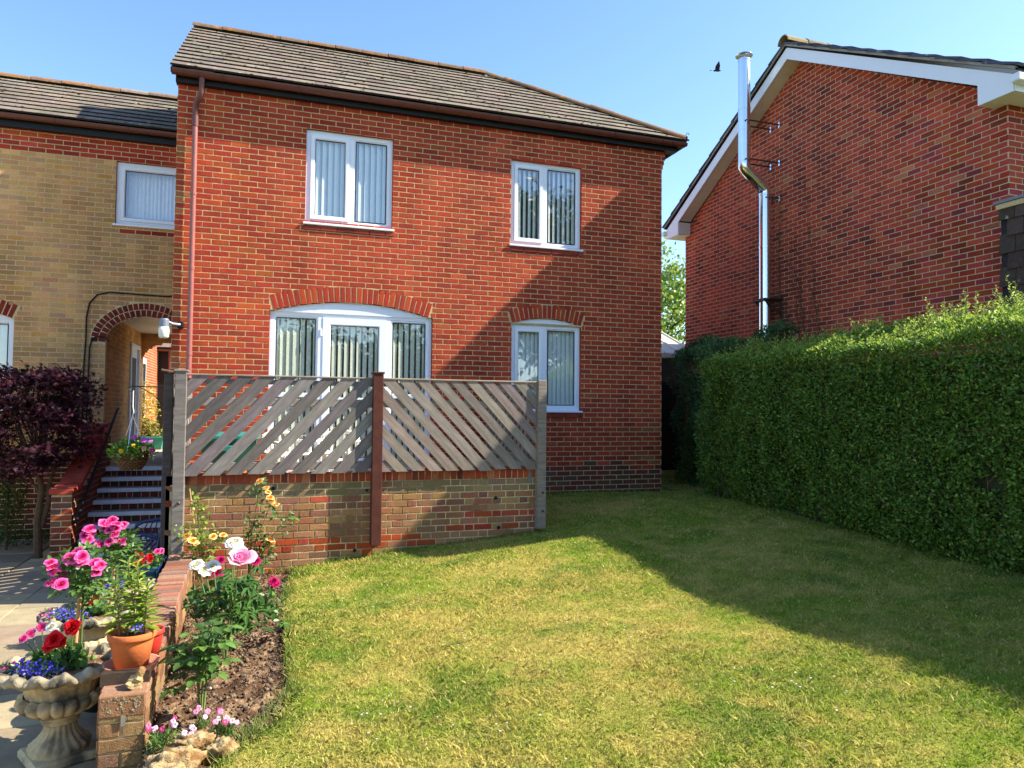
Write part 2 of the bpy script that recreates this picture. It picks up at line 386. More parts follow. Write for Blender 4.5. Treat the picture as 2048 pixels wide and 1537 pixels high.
# ------------------------------------------------------------------ terrain
_cp = np.array([(-.07, 8.15, -.15), (1.07, 8.15, -.03), (3.04, 8.15, .144), (4.02, 10.15, .335), (5.95, 10.15, .305), (5.85, 4.25, .24), (5.85, 5.46, .27), (5.85, 6.46, .32),
    (5.85, 7.8, .39), (5.85, 8.9, .38), (.15, 6.4, -.12), (.12, 4.6, -.10), (-.3, 3.6, -.11), (0, 2., -.10), (3, 2.5, .04), (5.85, 2, .18), (2.5, 5.3, .05), (8, 12.5, .33), (3.5, 9.2, .23), (0, 0, -.1), (6, 0, .15), (9, 6, .35)])
def _tps(r2): return np.where(r2 > 1e-12, .5 * r2 * np.log(r2 + 1e-12), 0)
_K = _tps(((_cp[:, None, :2] - _cp[None, :, :2]) ** 2).sum(-1)) + np.eye(len(_cp)) * .02
_P = np.c_[np.ones(len(_cp)), _cp[:, :2]]
_sol = np.linalg.solve(np.block([[_K, _P], [_P.T, np.zeros((3, 3))]]), np.r_[_cp[:, 2], 0, 0, 0])
def ground_z(x, y):
    x = np.atleast_1d(np.asarray(x, float)); y = np.atleast_1d(np.asarray(y, float))
    r2 = (x[:, None] - _cp[None, :, 0]) ** 2 + (y[:, None] - _cp[None, :, 1]) ** 2
    return _tps(r2) @ _sol[:len(_cp)] + _sol[-3] + _sol[-2] * x + _sol[-1] * y
def gz(x, y): return float(ground_z(x, y)[0])
def vnoise(x, y, s, seed):
    g = np.random.default_rng(seed); T = g.random((64, 64)); x = np.asarray(x) * s; y = np.asarray(y) * s
    i = np.floor(x).astype(int); j = np.floor(y).astype(int); u = x - i; v = y - j; u = u * u * (3 - 2 * u); v = v * v * (3 - 2 * v)
    a = T[i % 64, j % 64]; b = T[(i + 1) % 64, j % 64]; c = T[i % 64, (j + 1) % 64]; d = T[(i + 1) % 64, (j + 1) % 64]
    return (a * (1 - u) + b * u) * (1 - v) + (c * (1 - u) + d * u) * v
def lawn_col(x, y):
    n = .34 * vnoise(x, y, .9, 1) + .30 * vnoise(x, y, 3.1, 2) + .36 * vnoise(x, y, 9, 3)
    t = np.clip((n - .285) / .44, 0, 1)[:, None]
    dk = np.clip((vnoise(x, y, 2.2, 5) * .6 + vnoise(x, y, 6, 6) * .4 - .60) / .2, 0, 1)[:, None]
    green = np.array((.25, .335, .035)); straw = np.array((.54, .45, .11)); deep = np.array((.15, .25, .03))
    c = green * (1 - t) + straw * t; return c * (1 - dk * .65) + deep * dk * .65
BED = [(.27, 8.14), (.17, 7.46), (.12, 6.37), (.12, 5.32), (.13, 4.57), (.07, 4.21), (-.08, 3.95), (-.23, 3.77), (-.40, 3.58), (-.60, 3.42)]
BEDW = [(-.56, 4.12), (-.60, 4.14), (-.73, 7.7), (-.75, 8.12)]
BEDP = np.array(BED + [(-.62, 3.6)] + BEDW)
def inpoly(x, y, P):
    x = np.asarray(x); y = np.asarray(y); r = np.zeros(x.shape, bool); n = len(P)
    for i in range(n):
        x0, y0 = P[i]; x1, y1 = P[(i + 1) % n]
        c = ((y0 > y) != (y1 > y)); r ^= c & (x < (x1 - x0) * (y - y0) / (y1 - y0 + 1e-12) + x0)
    return r
def wall_x(y): return np.interp(y, [3.42, 4.13, 7.7, 8.2], [-.6, -.6, -.73, -.75])
def build_ground():
    s = 400.
    b = MB(); n = 24; xs = np.linspace(-s, s, n); 
    V = [(x, y, -.62) for y in xs for x in xs]
    tag(b.add(V, [(j * n + i, j * n + i + 1, (j + 1) * n + i + 1, (j + 1) * n + i) for j in range(n - 1) for i in range(n - 1)], (.07, .09, .03)).build('ground', 'lawn'), kind='structure')
    # lawn sheet
    dx = .05; x = np.arange(-.9, 9.4, dx); y = np.arange(.2, 14.2, dx); X, Y = np.meshgrid(x, y); xf, yf = X.ravel(), Y.ravel()
    z = ground_z(xf, yf); out = inpoly(xf, yf, BEDP) | (xf < wall_x(yf) + .02); z = np.where(out, -.5, z)
    z += np.where(out, 0, (vnoise(xf, yf, 2.3, 9) - .5) * .03)
    nx, ny = len(x), len(y); i, j = np.meshgrid(np.arange(nx - 1), np.arange(ny - 1)); a = (j * nx + i).ravel()
    F = np.stack([a, a + 1, a + nx + 1, a + nx], 1)
    c = lawn_col(xf[a] + dx / 2, yf[a] + dx / 2) * .7
    o = link(npmesh('lawn', np.c_[xf, yf, z], F, c, True), 'lawn', 'lawn'); tag(o, kind='structure')
    # soil bed
    xs = np.arange(-.9, .36, .035); ys = np.arange(3.3, 8.3, .035); X, Y = np.meshgrid(xs, ys); xf, yf = X.ravel(), Y.ravel()
    ins = inpoly(xf, yf, BEDP)
    lum = (vnoise(xf, yf, 9, 21) - .5) * .05 + (vnoise(xf, yf, 19, 22) - .5) * .035 + rng.normal(0, .006, len(xf))
    z = ground_z(xf, yf) - .045 + lum
    zz = np.where(ins, z, ground_z(xf, yf) - .10)
    keep = ins.reshape(X.shape); nx = len(xs)
    F = []
    for j in range(len(ys) - 1):
        for i in range(nx - 1):
            if keep[j, i] or keep[j + 1, i] or keep[j, i + 1] or keep[j + 1, i + 1]: F.append((j * nx + i, j * nx + i + 1, (j + 1) * nx + i + 1, (j + 1) * nx + i))
    tag(link(npmesh('flower_bed_soil', np.c_[xf, yf, zz], np.array(F), None, True), 'flower_bed_soil', 'soil'), kind='structure')
    # crumbs and pebbles
    n = 9000; px = rng.uniform(-.75, .25, n); py = rng.uniform(3.4, 8.1, n); k = inpoly(px, py, BEDP); px, py = px[k], py[k]; n = len(px)
    s = rng.gamma(2., .0030, n) + .0025; pz = ground_z(px, py) - .045 + (vnoise(px, py, 9, 21) - .5) * .05 + (vnoise(px, py, 19, 22) - .5) * .035
    base = np.array([(1, 0, 0), (0, 1, 0), (-1, 0, 0), (0, -1, 0), (0, 0, .8), (0, 0, -.6)], float)
    V = (base[None] * (1 + rng.uniform(-.35, .35, (n, 6, 1)))) * s[:, None, None] + np.c_[px, py, pz + s * .3][:, None]
    f = np.array([(0, 1, 4), (1, 2, 4), (2, 3, 4), (3, 0, 4), (1, 0, 5), (2, 1, 5), (3, 2, 5), (0, 3, 5)])
    F = (np.arange(n)[:, None, None] * 6 + f[None]).reshape(-1, 3)
    C = mixcol(n, [(6, (.085, .058, .038)), (5, (.18, .13, .088)), (1., (.24, .18, .12)), (.06, (.42, .38, .32))], .3)
    tag(link(npmesh('soil_crumbs', V.reshape(-1, 3), F, np.repeat(C, 8, 0)), 'soil_crumbs', 'grit'), label='dark crumbs and pebbles of soil in the flower bed', cat='soil', kind='stuff')
def build_grass():
    P = []
    for (x0, x1, y0, y1, d) in ((-.7, 6.5, 2.2, 4.2, 9500), (-.2, 6.7, 4.2, 6.2, 6000), (-.2, 6.9, 6.2, 8.2, 3600), (3.0, 8.6, 8.2, 11.2, 2000), (5.9, 8.9, 11.2, 13.4, 900)):
        n = int((x1 - x0) * (y1 - y0) * d); P.append(np.c_[rng.uniform(x0, x1, n), rng.uniform(y0, y1, n)])
    P = np.concatenate(P); x, y = P.T
    k = ~inpoly(x, y, BEDP) & (x > wall_x(y) + .04) & ~((y > 8.12) & (x < 3.08)) & ~((y > 10.12) & (x < 5.96))
    k &= (np.abs(x / np.maximum(y, .1) - .44) < 1.12); x, y = x[k], y[k]; n = len(x)
    z = ground_z(x, y) + (vnoise(x, y, 2.3, 9) - .5) * .03 - .006
    c = lawn_col(x, y); dry = (rng.random(n) < .16)[:, None]; c = np.where(dry, np.array((.60, .49, .18)), c) * (1 + rng.uniform(-.28, .28, (n, 1)))
    tuft = vnoise(x, y, 1.7, 31) * .5 + vnoise(x, y, 5, 32) * .5
    h = (.012 + .022 * rng.random(n) ** 1.6) * (.65 + .75 * tuft); far = np.clip(y / 5., 1, 2.2); wdt = .0021 * far * (1 + rng.random(n))
    a = rng.uniform(0, 2 * np.pi, n); d = np.c_[np.cos(a), np.sin(a), np.zeros(n)]; lean = rng.normal(0, .75, (n, 2)) * h[:, None]
    b = np.c_[x, y, z]; t = b + np.c_[lean, h]; m = b + np.c_[lean * .35, h * .6]
    V = np.stack([b - d * wdt[:, None], b + d * wdt[:, None], m + d * wdt[:, None] * .7, t, m - d * wdt[:, None] * .7], 1).reshape(-1, 3)
    o = np.arange(n)[:, None] * 5
    F = o + np.array([[0, 1, 2, 3, 4]])
    tag(link(npmesh('grass', V, F, c), 'grass', 'blade'), label='short dry summer grass of the mown lawn', cat='grass', kind='stuff')
    # longer tufts left by the mower along walls, bed and hedge
    L = [((-.05, 8.08), (2.98, 8.08), 1500), ((3.1, 10.10), (5.92, 10.10), 900), ((5.86, 2.6), (5.86, 8.8), 2600), ((3.06, 8.02), (3.14, 7.96), 90), ((.30, 8.05), (.2, 7.4), 150), ((.16, 7.4), (.15, 4.6), 900), ((.15, 4.6), (-.2, 3.74), 420)]
    P = np.concatenate([np.c_[np.linspace(a[0], b_[0], k_), np.linspace(a[1], b_[1], k_)] + rng.normal(0, .03, (k_, 2)) for a, b_, k_ in L]); x, y = P.T; n = len(x); z = ground_z(x, y) - .004
    h = rng.uniform(.02, .07, n) * (.4 + vnoise(x, y, 4, 90)); wd = .0024 * np.clip(y / 5, 1, 2); a = rng.uniform(0, 6.28, n); d = np.c_[np.cos(a), np.sin(a), np.zeros(n)] * wd[:, None]; ln = rng.normal(0, .45, (n, 2)) * h[:, None]
    b0 = np.c_[x, y, z]; V = np.stack([b0 - d, b0 + d, b0 + np.c_[ln, h]], 1).reshape(-1, 3)
    tag(link(npmesh('long_grass', V, np.arange(n * 3).reshape(-1, 3), mixcol(n, [(3, (.17, .28, .04)), (1, (.40, .36, .12)), (1, (.11, .20, .03))], .25)), 'long_grass', 'blade'), label='longer grass fringe along walls, bed edge and hedge foot', cat='grass', kind='stuff')
    # daisies, one stuff object
    cs = [(.9, 6.2), (.95, 6.0), (1.4, 4.9), (1.2, 3.4), (.6, 3.9), (2.2, 4.6), (4.5, 6.5), (5.2, 5.2), (4.2, 9.0), (5.0, 9.6), (5.6, 9.3), (5.9, 8.7), (3.9, 9.6), (3.3, 6.1), (2.8, 3.4), (4.6, 8.3)]
    Q = np.concatenate([rng.normal(cc, .18, (rng.integers(6, 16), 2)) for cc in cs]); n = len(Q); z = ground_z(Q[:, 0], Q[:, 1]) + rng.uniform(.03, .045, n)
    a = np.linspace(0, 2 * np.pi, 8, endpoint=False); r = rng.uniform(.004, .007, n) * np.clip(Q[:, 1] / 6, 1, 1.6)
    ring = np.stack([np.cos(a), np.sin(a), np.zeros(8)], 1)[None] * r[:, None, None] + np.c_[Q, z][:, None]
    V = ring.reshape(-1, 3); F = np.arange(n)[:, None] * 8 + np.arange(8)[None]
    C = np.where((rng.random(n) < .1)[:, None], np.array((.75, .55, .02)), np.array((.8, .8, .78)))
    tag(link(npmesh('daisies', V, F, C), 'daisies', 'petal'), label='tiny white daisies scattered over the lawn', cat='daisies', kind='stuff')
build_ground(); build_grass()
# lower paving
def build_paving():
    pv = MB(); pv.box(-9, -.62, 1.0, 12.35, -.56, -.395); p = pv.build('paving', 'mortar_tan'); tag(p, kind='structure')
    z = -.38; ys = np.arange(1.0, 12.2, .6); ca = []
    xs = [-.79 - .0, -1.15, -1.75, -2.35, -2.95, -3.55, -4.15, -4.75, -5.35]
    for r, y in enumerate(ys):
        for k in range(len(xs) - 1):
            x1, x0 = xs[k], xs[k + 1]
            if y > 10.3 and x1 > -2.4: continue
            if y < 4.0 and k == 0: x1 = -.64
            if x0 < -4.8 and y < 7: continue
            b = MB(); t = rnd.uniform(-.004, .004); b.bbox(x0 + .006, x1 - .006, y + .006, y + .594, -.43, z + t, .006, vary(lin(*rnd.choice([(160, 142, 112), (148, 132, 106), (166, 148, 118), (142, 126, 102)])), .08))
            b.build('paving_slab', 'slab', p)
build_paving()
# ------------------------------------------------------------------ windows etc
def window(house, x0, x1, z0, z1, Y, mull=None, sash='left', slats='blind', nsl=13, ang=.35, recess=.045, sill=True, arch=None, gaps=False, label=None, room=.9):
    """Y = wall face, facing -Y"""
    F = .062; y0 = Y + recess
    b = MB(); b.ring(x0, x1, z0, z1, F, y0, y0 + .07, .006); wn = b.build('window', 'upvc', house)
    if label: wn['label'] = label
    panes = []
    xm = mull if mull else None
    cells = [(x0 + F, xm - .035), (xm + .035, x1 - F)] if xm else [(x0 + F, x1 - F)]
    if xm: MB().bbox(xm - .035, xm + .035, y0 + .002, y0 + .07, z0 + F, z1 - F, .005).build('mullion', 'upvc', wn)
    for i, (a, c) in enumerate(cells):
        is_s = (sash == 'both') or (sash == 'left' and i == 0)
        t = .058 if is_s else .022
        q = MB(); q.ring(a, c, z0 + F, z1 - F, t, y0 - (.014 if is_s else -.012), y0 + .06, .012); q.build('sash_frame' if is_s else 'glazing_bead', 'upvc', wn)
        g = MB(); a2, c2, p, r = a + t, c - t, z0 + F + t, z1 - F - t
        g.ring(a2 - .001, c2 + .001, p - .001, r + .001, .007, y0 + .008, y0 + .03, .002); g.build('gasket', 'rubber', wn)
        g = MB(); yg = y0 + .022; g.add([(a2 - .004, yg, p - .004), (c2 + .004, yg, p - .004), (c2 + .004, yg, r + .004), (a2 - .004, yg, r + .004)], [(0, 1, 2, 3)]); g.build('pane', 'glass', wn)
        panes.append((a2, c2, p, r))
    if sill: MB().bbox(x0 - .03, x1 + .03, Y - .035, y0 + .05, z0 - .032, z0 - .001, .006).build('sill', 'upvc', wn)
    # dark room behind
    r = MB(); R0, R1, yb = x0 + .03, x1 - .03, y0 + .072
    r.add([(R0, yb, z0), (R1, yb, z0), (R1, yb, z1), (R0, yb, z1), (R0 - .3, yb + room, z0 - .3), (R1 + .3, yb + room, z0 - .3), (R1 + .3, yb + room, z1 + .1), (R0 - .3, yb + room, z1 + .1)],
          [(4, 5, 6, 7), (0, 1, 5, 4), (3, 2, 6, 7)[::-1], (0, 4, 7, 3), (1, 2, 6, 5)]); r.build('room_lining', 'room', wn)
    if slats:
        m = slats
        a, c = x0 + .05, x1 - .05; sp = (c - a) / nsl; wd = sp * (1.12 if not gaps else .66)
        me = None
        for k in range(nsl):
            xx = a + (k + .5) * sp; an = ang + rnd.uniform(-.05, .05); yb2 = y0 + .075
            b = MB(); n = 4
            V = []; h0, h1 = z0 + .06, z1 - .05
            for h in (h0, h1):
                for q in range(n + 1):
                    u = (q / n - .5) * wd; cv = .010 * (1 - (2 * q / n - 1) ** 2)
                    V.append((u * math.cos(an) - cv * math.sin(an), u * math.sin(an) - cv * math.cos(an), h))
            b.add(V, [(q, q + 1, n + 2 + q, n + 1 + q) for q in range(n)])
            b.build('blind_slat', m, wn, Matrix.Translation((xx, yb2, 0)), True)
        MB().box(a, c, y0 + .055, y0 + .095, z1 - .05, z1 - .02).build('blind_rail', 'upvc', wn)
    return wn
def arc_geo(c0, c1, zs, rise):
    cx = (c0 + c1) / 2; h = (c1 - c0) / 2; R = (h * h + rise * rise) / (2 * rise); zc = zs + rise - R; A = math.asin(h / R); return cx, zc, R, A
def arch_bricks(c0, c1, zs, rise, th, colour, wid=.075, ext=0.):
    cx, zc, R, A = arc_geo(c0, c1, zs, rise); A += ext / R; n = max(3, round(2 * A * (R + th / 2) / wid)); out = []
    for k in range(n):
        t = -A + (k + .5) * 2 * A / n; rm = R + th / 2
        out.append((cx + rm * math.sin(t), zc + rm * math.cos(t), 2 * A * rm / n - .014, th - .004, colour(0, 0), t))
    return out
def in_arch(u, v, c0, c1, zs, rise, th, ext=0.):
    cx, zc, R, A = arc_geo(c0, c1, zs, rise); r = math.hypot(u - cx, v - zc); t = math.atan2(u - cx, v - zc); return r < R + th and abs(t) < A + ext / R and v > zs - .1
def arch_cut(iv, v, c0, c1, zs, rise, th, ext=0.):
    cx, zc, R, A = arc_geo(c0, c1, zs, rise); Ro = R + th; A2 = A + ext / R
    us = [u for u in np.arange(c0 - .2, c1 + .2, .005) if in_arch(u, v + (.026 if th else 0), c0, c1, zs, rise, th, ext)]
    return cut(iv, min(us) - .008, max(us) + .008) if us else iv
def panel_arch(c0, c1, zs, rise, y, yb):
    cx, zc, R, A = arc_geo(c0, c1, zs, rise); n = 24
    top = [(cx + R * math.sin(t), zc + R * math.cos(t)) for t in np.linspace(A, -A, n)]
    return MB().prism([(c0, zs - .01), (c1, zs - .01)] + top, yb - y, 'y', y)
def half_round(x0, x1, y, z, r, n=10, t=.006):
    """gutter along X, open upward; y,z centre of top"""
    b = MB(); V = []
    an = [math.pi + math.pi * k / n for k in range(n + 1)]
    prof = [(r * math.cos(a), r * math.sin(a)) for a in an] + [((r - t) * math.cos(a), (r - t) * math.sin(a)) for a in reversed(an)]
    m = len(prof)
    for x in (x0, x1): V += [(x, y + p, z + q) for p, q in prof]
    F = [(i, (i + 1) % m, m + (i + 1) % m, m + i) for i in range(m)] + [tuple(range(m))[::-1], tuple(range(m, 2 * m))]
    b.add(V, F)
    for x in (x0, x1 - .004):
        V = [(x, y + r * math.cos(a), z + r * math.sin(a)) for a in an]; b.prism([(p[1], p[2]) for p in V], .004, 'x', x)
    return b
def gutter(house, x0, x1, y, z, r=.062, brk=()):
    g = half_round(x0, x1, y, z, r).build('gutter', 'gutter', house, smooth=False)
    for xb in brk: half_round(xb - .012, xb + .012, y, z, r + .006).build('gutter_bracket', 'gutter', g)
    return g
TILEPAL = [(4, lin(122, 111, 97)), (3, lin(118, 107, 94)), (2, lin(127, 115, 100)), (.5, lin(112, 101, 90))]
def tile_roof(house, X0, X1, Ye, Ze, Yr, Zr, rows, tw=.30, hip=None, mossn=350, leftcut=None, name='roof', mosspal=None):
    """slope facing -Y. hip: function row-param s(0..1)-> max X"""
    run = Yr - Ye; rise = Zr - Ze; Ls = math.hypot(run, rise); p = math.atan2(rise, run); dirv = Vector((0, math.cos(p), math.sin(p))); nv = Vector((0, -math.sin(p), math.cos(p)))
    hx = lambda s: hip(s) if hip else X1
    b = MB(); e = nv * -.02
    A = Vector((X0, Ye, Ze)) + e; B = Vector((hx(0), Ye, Ze)) + e; Cc = Vector((hx(1), Yr, Zr)) + e; D = Vector((X0, Yr, Zr)) + e
    dn = nv * -.06
    b.add([A, B, Cc, D, A + dn, B + dn, Cc + dn, D + dn], [(0, 1, 2, 3), (7, 6, 5, 4), (0, 4, 5, 1), (3, 7, 4, 0), (1, 5, 6, 2)])
    roof = b.build(name, 'fascia', house)
    ex = Ls / rows; pos = []
    for r in range(rows):
        off = (tw / 2 if r % 2 else 0); x = X0 - off
        while x < X1:
            a, c = max(x, X0), min(x + tw, X1); s0 = r / rows; s1 = (r + 1.12) / rows
            c0 = min(c - .0015, hx(s0)); c1 = min(c - .0015, hx(min(s1, 1)))
            x += tw
            if c0 - a < .03: continue
            c1 = max(c1, a + .005)
            t = .026; lo = Vector((0, Ye, Ze)) + dirv * (r * ex - .02) + nv * (.016 + rnd.uniform(-.001, .0015)); hi = Vector((0, Ye, Ze)) + dirv * min((r + 1.14) * ex, Ls) + nv * (-.008)
            V = []
            jx = rnd.uniform(-.002, .002)
            for (q, xa, xc) in ((lo, a, c0), (hi, a, c1)):
                for k in (0, 1):
                    for xx in (xa + jx, xc + jx): V.append(q + Vector((xx, 0, 0)) + nv * t * k)
            tc = vary(pick(TILEPAL), .03); b = MB(); b.add(V, [(4, 6, 7, 5), (2, 3, 7, 6), (0, 4, 5, 1), (0, 2, 6, 4), (1, 5, 7, 3)], tc); b.add(V, [(0, 1, 3, 2)], vary(lin(58, 50, 43), .15))
            b.build('roof_tile', 'tile', roof)
            pos.append((a, c0, r))
    # moss lumps along the courses
    n = mossn; P = []; S = []
    for _ in range(n):
        r = rnd.randrange(rows); s = (r + rnd.choice([0, 0, 0, rnd.random() * .6])) / rows
        mx = hx(s) - .08
        if mx <= X0 + .1: continue
        x = rnd.uniform(X0 + .03, mx)
        if rnd.random() > .25 + .75 * float(vnoise(np.array([x]), np.array([s * 3]), 1.3, 77)[0]): continue
        P.append(Vector((x, Ye, Ze)) + dirv * (s * Ls + .0) + nv * .038); S.append(rnd.uniform(.006, .022))
    if P:
        P = np.array([tuple(p) for p in P]); S = np.array(S); n = len(P)
        base = np.array([(1.6, 0, 0), (0, .9, 0), (-1.6, 0, 0), (0, -.9, 0), (0, 0, .55), (0, 0, -.5)], float)
        V = base[None] * (1 + rng.uniform(-.45, .45, (n, 6, 1))) * S[:, None, None] + P[:, None]
        f = np.array([(0, 1, 4), (1, 2, 4), (2, 3, 4), (3, 0, 4), (1, 0, 5), (2, 1, 5), (3, 2, 5), (0, 3, 5)])
        F = (np.arange(n)[:, None, None] * 6 + f[None]).reshape(-1, 3)
        C = mixcol(n, mosspal or [(5, lin(84, 74, 56)), (3, lin(70, 66, 48)), (1, lin(132, 98, 66)), (1, lin(150, 146, 134))], .25)
        tag(link(npmesh('roof_moss', V.reshape(-1, 3), F, np.repeat(C, 8, 0), True), 'roof_moss', 'moss', roof), kind='stuff')
    return roof
def ridge_line(roof, A, B, r=.115, L=.45, pal=None, name='ridge_tile', flat=.8, m_='ridge'):
    A = Vector(A); B = Vector(B); d = B - A; n = max(1, round(d.length / L)); d.normalize(); L = (B - A).length / n
    side = d.cross(Vector((0, 0, 1))).normalized(); up = side.cross(d)
    for k in range(n):
        p0 = A + d * (k * L); p1 = A + d * ((k + 1) * L + .01); b = MB(); V = []; m = 8
        j = rnd.uniform(-.008, .008)
        for p, rr in ((p0, r * 1.04), (p1, r * .98)):
            for th in (0, .018):
                for q in range(m + 1):
                    a = math.pi * (q / m * 1.0); V.append(p + side * math.cos(a) * (rr - th) + up * (math.sin(a) * (rr - th) * flat + j - .03))
        M1 = m + 1; F = []
        for q in range(m): F += [(q, q + 1, 2 * M1 + q + 1, 2 * M1 + q), (M1 + q, 3 * M1 + q, 3 * M1 + q + 1, M1 + q + 1), (q, M1 + q, M1 + q + 1, q + 1), (2 * M1 + q, 2 * M1 + q + 1, 3 * M1 + q + 1, 3 * M1 + q)]
        b.add(V, F, pick(pal or [(3, lin(112, 96, 78)), (2, lin(126, 104, 80)), (1, lin(96, 84, 72))])); b.build(name, m_, roof, smooth=False)
# ------------------------------------------------------------------ main house
FY = 10.15; HX0, HX1 = -1.27, 5.94
def main_house():
    H = thing('red_brick_house', 'two storey red brick house with hipped tiled roof and white windows', 'house', (2.3, FY, 0))
    W1 = (.366, 1.56, 4.165, 5.475); W2 = (3.357, 4.51, 4.11, 5.415); W3 = (3.385, 4.515, 1.60, 2.91); D = (-.065, 2.165, .74, 2.925)
    A1 = (-.02, 2.11, 2.925, .158, .215); A2 = (3.385, 4.515, 2.915, .09, .205)
    PAL = soften([(5, lin(182, 74, 47)), (4, lin(173, 67, 43)), (2.2, lin(162, 62, 44)), (1.4, lin(190, 83, 51)), (.6, lin(150, 60, 46)), (.3, lin(174, 92, 54))], .7)
    QUO = [(3, lin(168, 80, 50)), (3, lin(168, 98, 56)), (1, lin(156, 100, 62)), (2, lin(172, 70, 46))]
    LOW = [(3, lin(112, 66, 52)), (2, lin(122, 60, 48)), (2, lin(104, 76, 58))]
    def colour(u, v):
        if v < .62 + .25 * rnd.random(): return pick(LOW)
        if u < -1.08 and v < 5.0 and rnd.random() < .6: return pick(QUO)
        if u > 5.2 and v < 1.4 and rnd.random() < .3: return pick(QUO)
        return pick(PAL)
    def spans(v, ar=True):
        e = 0.02 * max(0, min(3, math.floor((v - 5.56) / .075 + 1))) if v > 5.56 else 0
        iv = [(HX0, HX1 + e)]
        for (a, b, c, d) in (W1, W2, W3, D):
            if c < v < d: iv = cut(iv, a - .004, b + .004)
        if ar:
            for (a, b, zs, ri, th) in (A1, A2):
                if v > zs - .06: iv = arch_cut(iv, v, a, b, zs, ri, th, .012)
        return iv
    def spans_m(v):
        iv = spans(v, False)
        for (a, b, zs, ri, th) in (A1, A2):
            if v >= zs: iv = arch_cut(iv, v, a, b, zs, ri, 0.)
        return iv
    M = Matrix.Translation((0, FY, 0))
    sheet = mortar_sheet(spans_m, .15, 5.85)
    # side and back walls close the volume
    wall = link(sheet.mesh('front_wall'), 'front_wall', 'mortar', H, M)
    sb = MB(); x0, x1, yb = HX0 + .001, HX1 - .001, 14.45
    sb.add([(x0, FY, 0), (x0, yb, 0), (x0, yb, 5.8), (x0, FY, 5.8)], [(3, 2, 1, 0)]); sb.add([(x1, FY, 0), (x1, yb, 0), (x1, yb, 5.8), (x1, FY, 5.8)], [(0, 1, 2, 3)]); sb.add([(x0, yb, 0), (x1, yb, 0), (x1, yb, 5.8), (x0, yb, 5.8)], [(3, 2, 1, 0)])
    sb.add([(x0, FY + .002, 5.79), (x1, FY + .002, 5.79), (x1, yb, 5.79), (x0, yb, 5.79)], [(0, 1, 2, 3)])
    sb.add([(x0 + .002, FY, 5.8), (x0 + .002, 14.45, 5.8), (x0 + .002, 12.3, 7.55)], [(2, 1, 0)])
    for c in range(len(sb.c)): sb.c[c] = lin(150, 70, 52)
    sb.build('side_wall', 'brick', H)
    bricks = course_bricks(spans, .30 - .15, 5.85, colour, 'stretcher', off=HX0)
    ab = arch_bricks(*A1, lambda u, v: pick([(3, lin(186, 72, 44)), (2, lin(172, 63, 41))]), .0755)
    ab += arch_bricks(*A2, lambda u, v: pick([(3, lin(182, 70, 45)), (2, lin(168, 62, 42))]), .0755)
    def rank(b):
        P = (b[0], FY, b[1]); hid = (b[1] < 2.05 and b[0] < 3.6) or b[1] > 5.72
        return -1 if hid else proj_area(P) * (1 if b[2] > .09 else .8)
    wall_of_bricks(wall, bricks, 'brick', M, 258, rank); wall_of_bricks(wall, ab, 'brick', M, 60, None, .7, .0038, name='arch_brick')
    # windows
    window(H, *W1, FY, mull=.99, sash='left', slats='blind', nsl=13, ang=.48, label='upstairs window with pale closed vertical blinds')
    window(H, *W2, FY, mull=3.915, sash='left', slats='blind', nsl=13, ang=.34, gaps=True, label='upstairs window near the corner, trees mirrored in its panes')
    window(H, *W3, FY, mull=3.93, sash='left', slats='blind', nsl=14, ang=.22, label='ground floor window under a shallow brick arch')
    ap = panel_arch(A2[0] + .01, A2[1] - .01, A2[2], A2[3] - .004, FY + .03, FY + .09).build('arch_panel', 'upvc', H)
    panel_arch(A1[0] + .01, A1[1] - .01, A1[2], A1[3] - .004, FY + .03, FY + .09).build('arch_panel', 'upvc', H)
    # patio doors: side light, door, side light
    y0 = FY + .05; x0, x1, z0, z1 = D
    b = MB(); b.ring(x0, x1, z0, z1, .06, y0, y0 + .07, .006)
    pd = b.build('patio_door', 'upvc', H); pd['label'] = 'white glazed patio door with fixed side panes and vertical blinds'
    m1, m2 = .60, 1.545
    for mx in (m1, m2): MB().bbox(mx - .035, mx + .035, y0 - .004, y0 + .07, z0 + .06, z1 - .06, .005).build('mullion', 'upvc', pd)
    for (a, c, t, nm) in ((x0 + .06, m1 - .035, .03, 'side_light'), (m1 + .035, m2 - .035, .105, 'door_leaf'), (m2 + .035, x1 - .06, .03, 'side_light')):
        q = MB(); q.ring(a, c, z0 + .06, z1 - .06, t, y0 - (.012 if t > .05 else -.01), y0 + .06, .012); lf = q.build(nm, 'upvc', pd)
        zt = 1.72 if t > .05 else 1.78
        MB().bbox(a + t - .004, c - t + .004, y0 - .004, y0 + .05, zt - .03, zt + .03, .005).build('glazing_bar', 'upvc', pd)
        MB().ring(a + t - .001, c - t + .001, z0 + .06 + t - .001, z1 - .06 - t + .001, .007, y0 + .008, y0 + .03, .002).build('gasket', 'rubber', pd)
        MB().add([(a + t - .004, y0 + .022, z0 + .06 + t), (c - t + .004, y0 + .022, z0 + .06 + t), (c - t + .004, y0 + .022, z1 - .06 - t), (a + t - .004, y0 + .022, z1 - .06 - t)], [(0, 1, 2, 3)]).build('pane', 'glass', pd)
    MB().bbox(m1 - .004, m1 + .022, y0 - .022, y0 - .004, 2.60, 2.70, .004).build('hinge', 'upvc', pd)
    MB().bbox(x0 - .04, x1 + .04, FY - .07, y0 + .05, z0 - .06, z0 - .002, .006).build('threshold', 'upvc', pd)
    r = MB(); yb = y0 + .075
